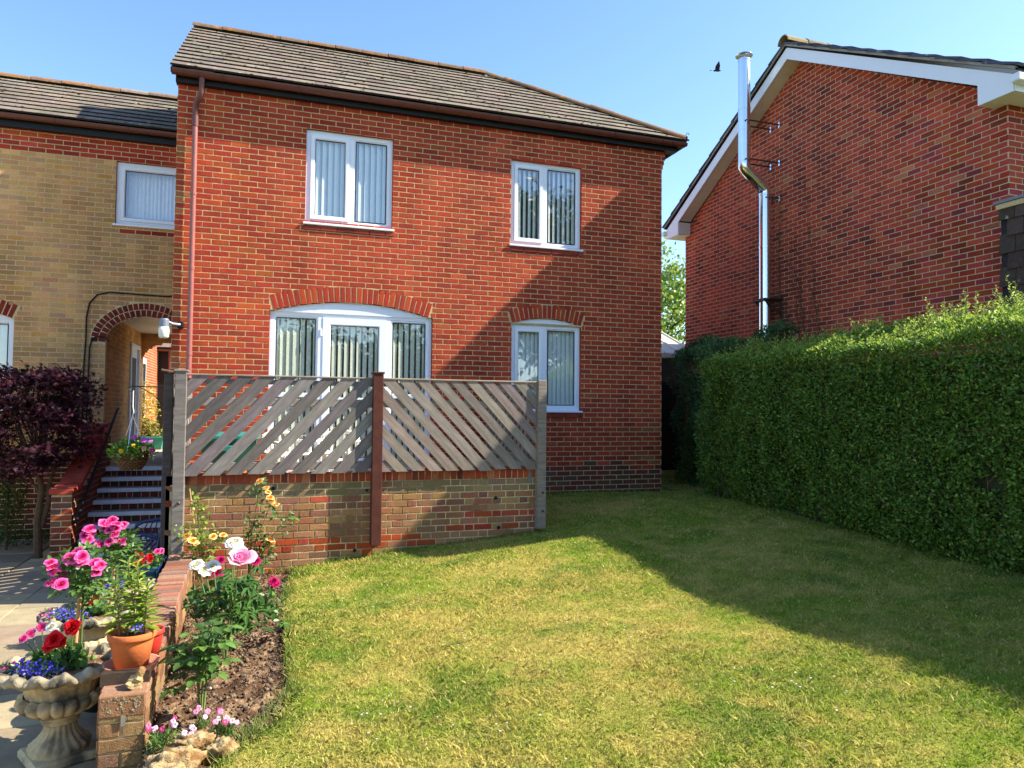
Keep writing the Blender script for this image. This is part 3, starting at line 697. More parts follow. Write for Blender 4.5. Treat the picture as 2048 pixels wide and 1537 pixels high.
    r.add([(x0, yb, z0), (x1, yb, z0), (x1, yb, z1), (x0, yb, z1), (x0 - .4, yb + 1.6, z0), (x1 + .4, yb + 1.6, z0), (x1 + .4, yb + 1.6, z1), (x0 - .4, yb + 1.6, z1)], [(4, 5, 6, 7), (0, 1, 5, 4), (7, 6, 2, 3), (0, 4, 7, 3), (1, 2, 6, 5)]); r.build('room_lining', 'room', pd)
    n = 25; sp = (x1 - x0 - .1) / n
    for k in range(n):
        xx = x0 + .05 + (k + .5) * sp; an = .34; an += rnd.uniform(-.06, .06); wd = .064 if k > 3 else .088; b = MB()
        V = [(u * math.cos(an) - (.008 if abs(u) < .01 else 0) * math.sin(an), u * math.sin(an), h) for h in (z0 + .05, z1 - .06) for u in (-wd / 2, 0, wd / 2)]
        b.add(V, [(0, 1, 4, 3), (1, 2, 5, 4)]); b.build('blind_slat', 'blind_green', pd, Matrix.Translation((xx, y0 + .065, 0)))
    # brick on-edge sills under windows (projecting course)
    for (a, bb, c, d) in (W1, W2, W3):
        xx = a - .02
        k = 0
        while xx < bb:
            e = min(xx + .215, bb + .03); V, F = brick_arrays(e - xx, .06, rnd, .018, .02, 1.)
            link(MB().add(V, F, pick([(1, lin(138, 60, 48)), (1, lin(150, 66, 50))])).mesh('sill_brick'), 'sill_brick', 'brick', wall, Matrix.Translation(((xx + e) / 2, FY, c - .072))); xx += .225
    # fascia, gutter, downpipe
    MB().box(HX0 - .02, HX1 + .24, FY - .085, FY - .03, 5.84, 5.95).build('fascia', 'fascia', H)
    MB().box(HX0 - .02, HX1 + .24, FY - .032, FY + .05, 5.84, 5.86).build('soffit', 'fascia', H)
    gy = FY - .155
    gutter(H, HX0 - .06, HX1 + .33, gy, 5.965, .066, brk=(-1.19, -1.02, -.72, .25, 1.2, 2.15, 3.1, 4.05, 5.0, 5.85, 6.02))
    half_round(-1.12, -.82, gy, 5.97, .072).build('gutter_outlet', 'gutter', H)
    px = -1.045
    dp = MB().tube([(-.97, gy, 5.90), (-.97, gy, 5.72), (-.985, gy + .02, 5.66), (-1.03, gy + .06, 5.60), (px, gy + .085, 5.55), (px, gy + .085, 5.30)], .036, 12)
    dpo = dp.build('downpipe', 'gutter', H, smooth=True)
    MB().tube([(px, gy + .085, 5.36), (px, gy + .085, .85)], .034, 14).build('pipe', 'pipe', dpo, smooth=True)
    MB().tube([(px, gy + .085, 5.42), (px, gy + .085, 5.28)], .041, 14).build('pipe_collar', 'gutter', dpo, smooth=True)
    for z in (4.4, 3.42, 2.3): MB().tube([(px, gy + .085, z), (px, gy + .085, z - .03)], .039, 12).build('pipe_clip', 'pipe', dpo); 
    # roof
    Ye, Ze, Yr, Zr = FY - .22, 5.975, 12.30, 7.68
    hip = lambda s: HX1 + .36 - s * 2.80
    roof = tile_roof(H, HX0 - .07, HX1 + .36, Ye, Ze, Yr, Zr, 12, .30, hip, 700)
    rb = MB(); e = (HX1 + .36, Ye, Ze - .05); e2 = (HX1 + .36, Yr * 2 - Ye, Ze - .05); rx = (HX1 + .36 - 2.8, Yr, Zr - .05); l0 = (HX0 - .07, Yr, Zr - .05); l1 = (HX0 - .07, Yr * 2 - Ye, Ze - .05)
    rb.add([e, e2, rx, l0, l1], [(0, 1, 2), (2, 1, 4, 3)], lin(110, 100, 86)); rb.build('rear_roof_slopes', 'tile', roof)
    ridge_line(roof, (HX0 - .07, Yr, Zr + .03), (HX1 + .36 - 2.75, Yr, Zr + .03), .12, .45, [(3, lin(118, 98, 78)), (2, lin(128, 100, 74))], m_='ridge_plain')
    ridge_line(roof, (HX1 + .36 - 2.75, Yr, Zr + .035), (HX1 + .33, Ye + .03, Ze + .06), .105, .45, [(3, lin(124, 100, 78)), (2, lin(136, 104, 72))], 'hip_tile')
    MB().tube([(6.24, 9.95, 6.00), (6.25, 9.93, 6.07), (6.27, 9.92, 6.115), (6.295, 9.91, 6.115), (6.30, 9.91, 6.09), (6.285, 9.91, 6.085)], .005, 6).build('hip_iron', 'black_metal', H)
    return H
main_house()
# ------------------------------------------------------------------ left link building
LY = 12.3
def left_house():
    H = thing('tan_brick_house', 'tan brick house with arched passage, set back beside the red house', 'house', (-3, LY, -.4))
    WU = (-2.37, -1.24, 4.42, 5.398); WL = (-5.4, -3.66, 1.55, 2.885); AL = (-5.4, -3.68, 2.885, .16, .215)
    AC, AA, AB, AZ = -1.90, .55, .42, 2.58     # passage arch centre, half width, rise, springing
    TAN = soften([(5, lin(220, 166, 106)), (4, lin(213, 159, 103)), (2, lin(226, 172, 108)), (1.5, lin(204, 156, 112)), (1, lin(214, 150, 98)), (.6, lin(224, 162, 84))], .75)
    RED = [(4, lin(182, 68, 48)), (3, lin(170, 60, 44)), (1, lin(190, 78, 52))]
    LOWR = [(3, lin(116, 58, 46)), (3, lin(104, 62, 50)), (1, lin(126, 70, 52))]
    def colour(u, v):
        if v > 5.38 or (4.24 < v < 4.38 and u > -2.42): return pick(RED)
        if v < .92: return pick(LOWR)
        return pick(TAN)
    def arch_half(v, a, b):
        if v < AZ: return a
        t = (v - AZ) / b; return a * math.sqrt(1 - t * t) if t < 1 else None
    def spans(v, o=.215):
        iv = [(-6.6, -1.268)]
        if WU[2] < v < WU[3]: iv = cut(iv, WU[0] - .004, WU[1])
        if WL[2] < v < WL[3]: iv = cut(iv, WL[0], WL[1] + .004)
        if o and v > AL[2] - .06: iv = arch_cut(iv, v, *AL, .012)
        elif v >= AL[2]: iv = arch_cut(iv, v, AL[0], AL[1], AL[2], AL[3], 0.)
        if .70 < v < 4.0:
            h = arch_half(v, AA + (o if v > AZ else 0), AB + o)
            if h: iv = cut(iv, AC - h - (.006 if o else 0), AC + h)
        return iv
    M = Matrix.Translation((0, LY, 0))
    wall = link(mortar_sheet(lambda v: spans(v, 0), -.45, 5.74).mesh('front_wall'), 'front_wall', 'mortar_tan', H, M)
    br = course_bricks(spans, -.45, 5.74, colour, 'stretcher', off=-1.3)
    for ring in (0, 1):
        a, b = AA + .105 * ring + .0525, AB + .105 * ring + .0525; per = [];  n0 = 200
        th = np.linspace(0, math.pi, n0); xy = np.c_[AC + a * np.cos(th), AZ + b * np.sin(th)]; s = np.r_[0, np.cumsum(np.hypot(*np.diff(xy, axis=0).T))]
        n = round(s[-1] / .076)
        for k in range(n):
            t = np.interp((k + .5) * s[-1] / n, s, th); nx, nz = math.cos(t) / a, math.sin(t) / b; ang = math.atan2(nx, nz)
            br.append((AC + a * math.cos(t), AZ + b * math.sin(t), s[-1] / n - .011, .0965, pick([(2, lin(136, 54, 44)), (1, lin(122, 48, 42))]), ang))
    br += arch_bricks(*AL, lambda u, v: pick([(1, lin(150, 58, 44))]), .0755)
    wall_of_bricks(wall, br, 'brick_smooth', M, 300, lambda b: -1 if b[1] < .9 else proj_area((b[0], LY, b[1])), proud=.002)
    window(H, *WU, LY, slats=None, sash='both', label='upper window with white lace net curtain')
    # net curtain (pleated sheet)
    n = 90; xs = np.linspace(WU[0] + .05, WU[1] - .02, n); V = [(x, LY + .19 + .012 * math.sin(i * 1.35) + .006 * math.sin(i * .41), z) for z in (4.46, 5.30) for i, x in enumerate(xs)]
    MB().add(V, [(i, i + 1, n + i + 1, n + i) for i in range(n - 1)]).build('net_curtain', 'net', H, smooth=True)
    window(H, *WL, LY, mull=-4.5, slats='blind', nsl=12, label='ground floor window at the left edge under a brick arch')
    panel_arch(AL[0], AL[1] - .01, AL[2], AL[3] - .004, LY + .03, LY + .09).build('arch_panel', 'upvc', H)
    # passage: walls, ceiling, far wall with arch, door
    PL = 3.35; x0, x1 = AC - AA, -1.262
    Mx = Matrix.Translation((x0, LY, 0)) @ Matrix.Rotation(math.pi / 2, 4, 'Z')   # local x -> +Y, -y -> +X
    pw = link(mortar_sheet(lambda v: [(.0, 1.95), (2.85, PL)] if .7 < v < 2.75 else [(0, PL)], .55, 3.02).mesh('passage_wall'), 'passage_wall', 'mortar_tan', H, Mx)
    wall_of_bricks(pw, course_bricks(lambda v: [(.12, 1.95), (2.85, PL)] if .7 < v < 2.75 else [(.12, PL)], .55, 3.02, lambda u, v: pick(TAN)), 'brick_smooth', Mx, 0)
    MB().box(x0 - .05, x0, LY + .06, LY + PL, .55, 3.02).build('passage_wall_core', 'mortar_tan', H) if False else None
    MB().box(x0, x1 + .3, LY + .02, LY + PL, 3.02, 3.10).build('passage_ceiling', 'upvc_soffit', H)
    dr = MB(); dr.bbox(x0 - .06, x0 + .03, LY + 1.95, LY + 2.03, .72, 2.75, .005); dr.bbox(x0 - .06, x0 + .03, LY + 2.77, LY + 2.85, .72, 2.75, .005); dr.bbox(x0 - .06, x0 + .03, LY + 2.03, LY + 2.77, 2.67, 2.75, .005)
    d = dr.build('passage_door', 'upvc', H)
    MB().bbox(x0 - .05, x0 - .01, LY + 2.03, LY + 2.77, .72, 2.67, .004).build('door_leaf', 'upvc', d); MB().box(x0 - .012, x0 - .006, LY + 2.14, LY + 2.66, .95, 2.5).build('pane', 'rubber', d)
    FYr = LY + PL
    def fs(v):
        iv = [(-6.6, -1.268)]
        if v < 2.86:
            h = arch_half(v, AA, AB + .0) if v > 2.44 else AA
            if v > 2.44: t = (v - 2.44) / .42; h = AA * math.sqrt(max(0, 1 - t * t))
            iv = cut(iv, AC - h, AC + h)
        return iv
    Mb = Matrix.Translation((0, FYr - .22, 0))
    fw = link(mortar_sheet(fs, .4, 5.74).mesh('rear_wall'), 'rear_wall', 'mortar_tan', H, Mb)
    wall_of_bricks(fw, course_bricks(lambda v: [(max(a, x0), min(b, x1)) for a, b in fs(v) if min(b, x1) > max(a, x0)] if v < 3.02 else [], .55, 3.1, lambda u, v: pick(TAN)), 'brick_smooth', Mb, 0)
    r = MB(); r.box(-6.6, x0 - .06, FYr - .2, FYr, .4, 5.74, lin(160, 130, 92)); r.box(-6.6, -6.56, LY, FYr, -.4, 5.74, lin(160, 130, 92)); r.box(-6.6, -1.28, FYr - .19, FYr, 3.0, 5.74, lin(160, 130, 92)); r.build('side_wall', 'brick', H)
    # steps floor
    # fascia, gutter, roof
    MB().box(-6.7, -1.29, LY - .085, LY - .03, 5.72, 5.86).build('fascia', 'fascia', H); MB().box(-6.7, -1.29, LY - .03, LY + .05, 5.72, 5.74).build('soffit', 'fascia', H)
    gutter(H, -6.7, -1.28, LY - .155, 5.875, .064, brk=(-5.0, -4.1, -3.18, -2.2))
    roof = tile_roof(H, -6.7, -1.275, LY - .22, 5.885, 13.95, 7.10, 9, .30, None, 520, mosspal=[(4, lin(96, 78, 62)), (2.5, lin(178, 172, 160)), (2, lin(122, 84, 60)), (1, lin(84, 74, 60))])
    rb = MB(); rb.add([(-6.7, 13.95, 7.05), (-1.28, 13.95, 7.05), (-1.28, 15.9, 5.7), (-6.7, 15.9, 5.7)], [(0, 3, 2, 1)], lin(110, 100, 86)); rb.build('rear_roof_slope', 'tile', roof)
    ridge_line(roof, (-6.7, 13.95, 7.14), (-1.28, 13.95, 7.14), .115, .45, [(3, lin(132, 108, 90)), (2, lin(146, 110, 80)), (1, lin(146, 126, 112))], m_='ridge_plain')
    return H
left_house()
def cables():
    y = LY - .02
    for nm, lab, pts in (('cable', 'black cable looping high over the passage arch down the tan wall', [(-1.5, y, 3.36), (-1.58, y, 3.33), (-1.9, y, 3.335), (-2.41, y, 3.35), (-2.58, y, 3.30), (-2.68, y, 3.17), (-2.715, y, 2.95), (-2.715, y, 2.6), (-2.73, y, 2.19), (-2.73, y, .9)]),
                         ('cable', 'shorter black cable leaving the arch spring and running down the wall', [(-2.40, y, 2.60), (-2.46, y, 2.655), (-2.56, y, 2.665), (-2.63, y, 2.62), (-2.66, y, 2.5), (-2.665, y, 2.2), (-2.675, y, .9)])):
        o = MB().tube(pts, .011, 8).build(nm, 'cable', smooth=True); tag(o, lab, 'cable', None)
cables()
# steps up to the passage
def steps():
    S = thing('garden_steps', 'brick steps with white painted nosings rising to the passage', 'steps', (-1.7, 11, -.38))
    n = 8; r = .1345; g = .25; ytop = 11.98
    for k in range(n):
        z = .70 - k * r; yn = ytop - k * g; yb = ytop - k * g + (g if k else 4.0)
        if k == 0: yb = 12.2
        t = MB(); t.box(-2.34, -1.03, yn + .03, yb + .05, z - .055, z - .004); tr = t.build('tread', 'concrete', S)
        MB().bbox(-2.335, -1.03, yn - .012, yn + .03, z - .058 + rnd.uniform(-.003, .003), z, .004, vary(lin(206, 210, 218), .05)).build('nosing', 'paint', S)
        # riser of bricks on end
        M = Matrix.Translation((0, yn + .035, 0)); zb = z - .06 - (r - .06)
        b = MB(); b.add([(-2.34, 0, zb), (-1.03, 0, zb), (-1.03, 0, z - .05), (-2.34, 0, z - .05)], [(0, 1, 2, 3)]); rs = b.build('riser', 'mortar_grey', S, M)
        x = -2.335
        while x < -1.05:
            wd = rnd.choice([.102, .102, .065]); e = min(x + wd, -1.035); V, F = brick_arrays(e - x, r - .062, rnd, .002, .01, 1.)
            link(MB().add(V, F, pick([(3, lin(112, 54, 44)), (2, lin(92, 60, 50)), (1, lin(130, 62, 48))])).mesh('riser_brick'), 'riser_brick', 'brick_smooth', rs, M @ Matrix.Translation(((x + e) / 2, 0, zb + (r - .062) / 2))); x = e + .01
    fl = MB(); fl.box(-2.44, -1.27, 12.2, 16, .55, .69); o = fl.build('passage_floor', 'concrete'); tag(o, kind='structure')
    # raking brick side wall with pier and red coping
    W = thing('stair_side_wall', 'low raking brick wall with red coping beside the steps', 'wall', (-2.45, 10.3, -.38))
    x0, x1 = -2.565, -2.34
    prof = [(10.16, -.42), (12.28, -.42), (12.28, 1.20), (10.80, .555), (10.16, .50)]
    b = MB(); b.prism(prof, x1 - x0 - .006, 'x', x0 + .003); b.build('wall_core', 'mortar_grey', W)
    PAL = [(3, lin(124, 62, 48)), (2, lin(142, 66, 48)), (2, lin(118, 88, 60)), (1, lin(104, 60, 50))]
    def sp(v):
        e = 12.28
        a = 10.16 if v < .50 else 10.16 + (v - .50) / .42 * 1.0 + (.55 if v > .52 else 0)
        return [(a - 10.16, e - 10.16)] if a < e - .05 else []
    Mx = Matrix.Translation((x1, 10.16, 0)) @ Matrix.Rotation(math.pi / 2, 4, 'Z')
    wall_of_bricks(W, course_bricks(sp, -.42, 1.15, lambda u, v: pick(PAL)), 'brick', Mx, 120, lambda b: 1 - b[0])
    Mf = Matrix.Translation((0, 10.16, 0))
    wall_of_bricks(W, course_bricks(lambda v: [(x0, x1)] if v < .50 else [], -.42, .50, lambda u, v: pick(PAL), off=x0), 'brick', Mf, 60)
    Ml = Matrix.Translation((x0, 10.16, 0)) @ Matrix.Rotation(-math.pi / 2, 4, 'Z')
    wall_of_bricks(W, course_bricks(lambda v: [(-b, -a) for a, b in sp(v)], -.42, 1.15, lambda u, v: pick(PAL)), 'brick', Ml, 0)
    cop = lin(168, 72, 56); y = 10.13; L = .215
    c = MB(); c.bbox(x0 - .02, x1 + .012, y, y + L, .505, .575, .006, vary(cop)); c.build('coping_brick', 'brick_smooth', W)
    c = MB(); c.bbox(x0 - .02, x1 + .012, y + L + .01, y + 2 * L + .01, .525, .597, .006, vary(cop)); c.build('coping_brick', 'brick_smooth', W)
    s0 = Vector((0, 10.60, .575)); s1 = Vector((0, 12.28, 1.30)); d = (s1 - s0); n = 8; a = math.atan2(d.z, d.y); ln = d.length / n
    for k in range(n):
        p = s0 + d * (k / n); M = Matrix.Translation(p) @ Matrix.Rotation(a, 4, 'X'); c = MB(); c.bbox(x0 - .02, x1 + .012, .004, ln - .004, -.03, .045, .006, vary(cop, .1)); c.build('coping_brick', 'brick_smooth', W, M)
    # handrail
    hr = MB(); hr.tube([(-2.27, 10.05, .17), (-2.27, 10.15, .23), (-2.27, 12.30, 1.52), (-2.27, 12.42, 1.56)], .021, 10); h = hr.build('handrail', 'black_metal', smooth=True); tag(h, 'black metal handrail climbing the left side of the steps', 'handrail')
    for y, z in ((10.5, .44), (11.4, .98), (12.1, 1.40)): MB().tube([(-2.27, y, z - .01), (-2.30, y, z - .06), (-2.345, y, z - .06)], .009, 6).build('bracket', 'black_metal', h)
steps()
# courtyard seen through the passage
def courtyard():
    o = MB().box(-8, 4, 16, 30, .45, .66).build('courtyard_paving', 'slab'); tag(o, kind='structure')
    for f in o.data.attributes['Col'].data: f.color = (*lin(190, 172, 140), 1)
    B = thing('courtyard_house', 'sunlit orange brick house seen through the passage arch', 'house', (-2.6, 22, .6))
    Mx = Matrix.Translation((-3.35, 17.5, 0)) @ Matrix.Rotation(math.pi / 2, 4, 'Z')
    sp = lambda v: cut([(0, 6.5)], 3.0, 4.1) if 1.0 < v < 2.9 else [(0, 6.5)]
    wl = link(mortar_sheet(sp, .6, 4.6).mesh('wall'), 'wall', 'mortar', B, Mx)
    wall_of_bricks(wl, course_bricks(sp, .6, 4.6, lambda u, v: pick([(1, lin(176, 90, 62)), (1, lin(164, 80, 58))])), 'brick', Mx, 0)
    wn = MB().bbox(-3.36, -3.30, 20.5, 21.6, 1.0, 2.9, .01).build('window', 'upvc', B)
    for a in (20.6, 21.1): MB().box(-3.302, -3.294, a, a + .4, 1.12, 2.75).build('pane', 'rubber', wn)
    MB().tube([(-3.27, 18.9, .7), (-3.27, 18.9, 4.5)], .04, 10).build('downpipe', 'gutter', B)
    Mf = Matrix.Translation((0, 24.0, 0))
    w2 = link(mortar_sheet(lambda v: [(-3.35, 2.)], .6, 3.3).mesh('end_wall'), 'end_wall', 'fascia', B, Mf)
    MB().box(-2.75, -2.2, 23.94, 23.99, .9, 2.9).build('door', 'upvc_soffit', B)
    MB().tube([(-3.0, 23.8, .7), (-3.0, 23.8, 3.3)], .05, 10).build('downpipe', 'gutter', B)
    half_round(-3.35, 2, 23.8, 3.35, .07).build('gutter', 'gutter', B)
    tile_roof(B, -3.35, 2.0, 23.7, 3.38, 26, 5.0, 8, .33, None, 160)
    # shrubs and planter
    for (x, y, z, rr, h, pal, nm, lab) in ((-2.88, 18.6, .66, .36, 1.55, [(3, lin(170, 168, 60)), (2, lin(196, 190, 96)), (1, lin(120, 130, 50))], 'variegated_shrub', 'tall yellow green shrub in the sunlit courtyard beyond the passage'),
                                          (-2.62, 17.6, .80, .26, .5, [(2, lin(150, 140, 70)), (1, lin(120, 116, 60))], 'round_shrub', 'straw coloured rounded shrub in the green trough'),
                                          (-2.30, 19.0, .66, .22, .62, [(1, lin(96, 150, 40)), (1, lin(120, 170, 50))], 'grassy_plant', 'bright green grassy clump in the courtyard beyond the passage')):
        t = thing(nm, lab, 'shrub', (x, y, z)); n = 900
        P = rdir(n) * (rng.random((n, 1)) ** .4) * np.array([rr, rr, h / 2]) + np.array([x, y, z + h / 2])
        link(leafmesh(P, rdir(n, .6), rdir(n), rng.uniform(.04, .08, n), mixcol(n, pal, .25), .55), 'foliage', 'leaf_matt', t); MB().tube([(x, y, z), (x, y, z + h * .6)], .02, 6).build('stem', 'bark', t)
    p = MB(); p.add([(-2.9, 17.35, .67), (-2.32, 17.35, .67), (-2.32, 17.8, .67), (-2.9, 17.8, .67), (-2.95, 17.3, .93), (-2.27, 17.3, .93), (-2.27, 17.85, .93), (-2.95, 17.85, .93)], [(0, 1, 5, 4), (1, 2, 6, 5), (2, 3, 7, 6), (3, 0, 4, 7), (3, 2, 1, 0)])
    p.box(-2.93, -2.29, 17.32, 17.83, .88, .885); p.bbox(-2.97, -2.25, 17.28, 17.33, .91, .945, .006)
    tag(p.build('planter_trough', 'plastic_teal'), 'green trough planter on the sunlit courtyard floor', 'planter')
courtyard()
# ------------------------------------------------------------------ right-hand house
def right_house():
    H = thing('gable_house', 'dark red brick house with white bargeboards behind the hedge', 'house', (8.5, 9.9, .2))
    X = 8.5; Y0, Y1, YA = 6.27, 13.51, 9.88; ZE = 5.42; sl = (7.62 - 5.42) / (YA - 6.1)
    PAL = soften([(4, lin(186, 78, 56)), (3, lin(174, 71, 53)), (2.2, lin(150, 63, 53)), (1.2, lin(198, 88, 57)), (.8, lin(128, 58, 53)), (.5, lin(186, 112, 78))], .85)
    top = lambda y: 7.66 - abs(y - YA) * sl
    def sp(v):        # local u = -(Y-Y1)
        if v < ZE: return [(0, Y1 - Y0)]
        h = (7.66 - v) / sl; a, b = max(Y0, YA - h), min(Y1, YA + h); return [(Y1 - b, Y1 - a)] if b > a + .02 else []
    M = Matrix.Translation((X, Y1, 0)) @ Matrix.Rotation(-math.pi / 2, 4, 'Z')
    wl = link(mortar_sheet(sp, .1, 7.64).mesh('gable_wall'), 'gable_wall', 'mortar_grey', H, M)
    br = course_bricks(sp, .1, 7.64, lambda u, v: pick(PAL), off=.03)
    # mixed headers: split some stretchers into a two tone pair
    wall_of_bricks(wl, br, 'brick_smooth', M, 300, lambda b: -1 if b[1] < 2.9 else proj_area((X, Y1 - b[0], b[1])), proud=.002)
    Mf = Matrix.Translation((X, Y0, 0)); fsp = lambda v: [(0, 4.5)]
    fw = link(mortar_sheet(fsp, .1, 5.5).mesh('front_wall'), 'front_wall', 'mortar_grey', H, Mf)
    wall_of_bricks(fw, course_bricks(fsp, .1, 5.5, lambda u, v: pick(PAL)), 'brick_smooth', Mf, 24, lambda b: -b[0] * 10 + b[1], proud=.002)
    MB().box(X + .03, X + 4.5, Y0 + .05, Y1, .1, 5.4, lin(110, 54, 46)).build('house_core', 'brick', H)
    # bargeboards and soffit (X 8.2..8.5)
    XB = 8.20; e = .20
    def barge(side):
        ye = 5.98 if side < 0 else 13.80
        ze = 5.42
        d = Vector((0, YA - ye, 7.84 - 5.60)); a = math.atan2(d.z, abs(d.y))
        # board: along slope
        tp = lambda y: 7.84 - abs(y - YA) * (7.84 - 5.62) / abs(YA - ye)
        poly = [(YA, 7.84), (ye, 5.62), (ye, ze), (YA + side * 3.45, ze), (YA + side * 3.45, tp(YA + side * 3.45) - e), (YA, 7.84 - e)]
        b = MB(); b.prism(poly if side > 0 else poly[::-1], .022, 'x', XB); bb = b.build('bargeboard', 'upvc', H)
        # soffit boards along slope
        n = 26
        for k in range(n):
            y0 = YA + side * 3.44 * k / n; y1 = YA + side * 3.44 * (k + 1) / n - side * .004
            z0, z1 = tp(y0) - e + .02, tp(y1) - e + .02
            s = MB(); s.add([(XB + .02, y0, z0), (X - .0, y0, z0), (X, y1, z1), (XB + .02, y1, z1), (XB + .02, y0, z0 + .01), (X, y0, z0 + .01), (X, y1, z1 + .01), (XB + .02, y1, z1 + .01)], [(0, 1, 2, 3), (7, 6, 5, 4), (0, 4, 5, 1), (3, 2, 6, 7)]); s.build('soffit_board', 'upvc_soffit', bb)
        yb = YA + side * 3.45
        MB().bbox(XB + .024, X + 4.5, min(ye, yb) + .003, max(ye, yb), ze - .0, ze + .012, .003).build('eaves_soffit', 'upvc_soffit', bb)
        MB().box(XB + .024, X, yb - .01, yb + .01, ze + .013, tp(yb) - e).build('box_end', 'upvc_soffit', bb)
        MB().bbox(XB + .024, X + 4.5, ye - .012 if side < 0 else ye - .008, ye + .008 if side < 0 else ye + .012, ze, 5.60, .003).build('fascia', 'upvc', bb)
        # square gutter
        g = MB(); gy = ye + side * .06; g.bbox(XB - .06, X + 4.5, gy - .052, gy + .052, 5.50, 5.60, .012); g.build('gutter', 'upvc', bb)
        # roof slab and verge tiles
        rs = MB(); up = .03
        ys = ye + side * .05; zs = 5.645
        rs.prism([(YA, 7.86), (ys, zs), (ys, zs + .03), (YA, 7.89)], 4.6, 'x', XB - .03); ro = rs.build('roof', 'fascia', H)
        n = 11; L = math.hypot(YA - ys, 7.89 - zs - .03); dv = Vector((0, (YA - ys), 7.89 - zs - .03)).normalized(); nv = Vector((0, -dv.z, dv.y)) if dv.y > 0 else Vector((0, dv.z, -dv.y))
        for r in range(n):
            for c in range(15):
                lo = Vector((XB - .06 + c * .30, ys, zs + .03)) + dv * (r * L / n - .03) + nv * (.03 + rnd.uniform(-.004, .004)); hi = Vector((XB - .06 + c * .30, ys, zs + .03)) + dv * min((r + 1.1) * L / n, L) + nv * .0
                V = []
                for q in (lo, hi):
                    for k in (0, 1):
                        for xx in (0, .296): V.append(q + Vector((xx, 0, 0)) + nv * .03 * k)
                t = MB(); t.add(V, [(0, 1, 3, 2), (4, 6, 7, 5), (2, 3, 7, 6), (0, 4, 5, 1), (0, 2, 6, 4), (1, 5, 7, 3)], pick([(2, lin(84, 84, 96)), (1, lin(70, 68, 76)), (1, lin(96, 90, 88))])); t.build('roof_tile', 'tile', ro)
        if side < 0: ridge_line(ro, (XB - .08, YA, 7.94), (X + 4.5, YA, 7.94), .13, .45, [(1, lin(150, 132, 96)), (1, lin(128, 120, 104))], flat=1.)
        # mortar bed under verge
        v = MB(); v.prism([(YA, 7.905), (ys, zs + .045), (ys, zs + .005), (YA, 7.865)], .05, 'x', XB - .045, lin(96, 92, 84)); v.build('verge_mortar', 'concrete', ro)
    barge(-1); barge(1)
    # gallows: tile-hung porch side at right edge
    P = thing('tile_hung_porch', 'dark tile hung porch side at the right edge of the gable', 'porch', (8.4, 5.8, .2))
    MB().box(8.25, 9.0, 5.82, 6.19, .1, 4.12, (.03, .028, .026)).build('core', 'fascia', P)
    for r in range(16):
        z = 4.12 - r * .20
        for c in range(3):
            y = 6.2 - c * .2 - (.1 if r % 2 else 0); b = MB(); M = Matrix.Translation((8.222, y - .196, z - .2)) @ Matrix.Rotation(.09, 4, 'Y'); b.box(-.014, 0, 0, .192, 0, .235, vary(lin(84, 70, 62), .2), M=M); b.build('hung_tile', 'tile', P)
    MB().box(8.18, 9.65, 5.78, 6.24, 4.125, 4.16).build('lead_flashing', 'lead', P); MB().box(8.20, 9.62, 5.80, 6.22, 4.06, 4.12).build('mortar_fillet', 'mortar_tan', P)
right_house()
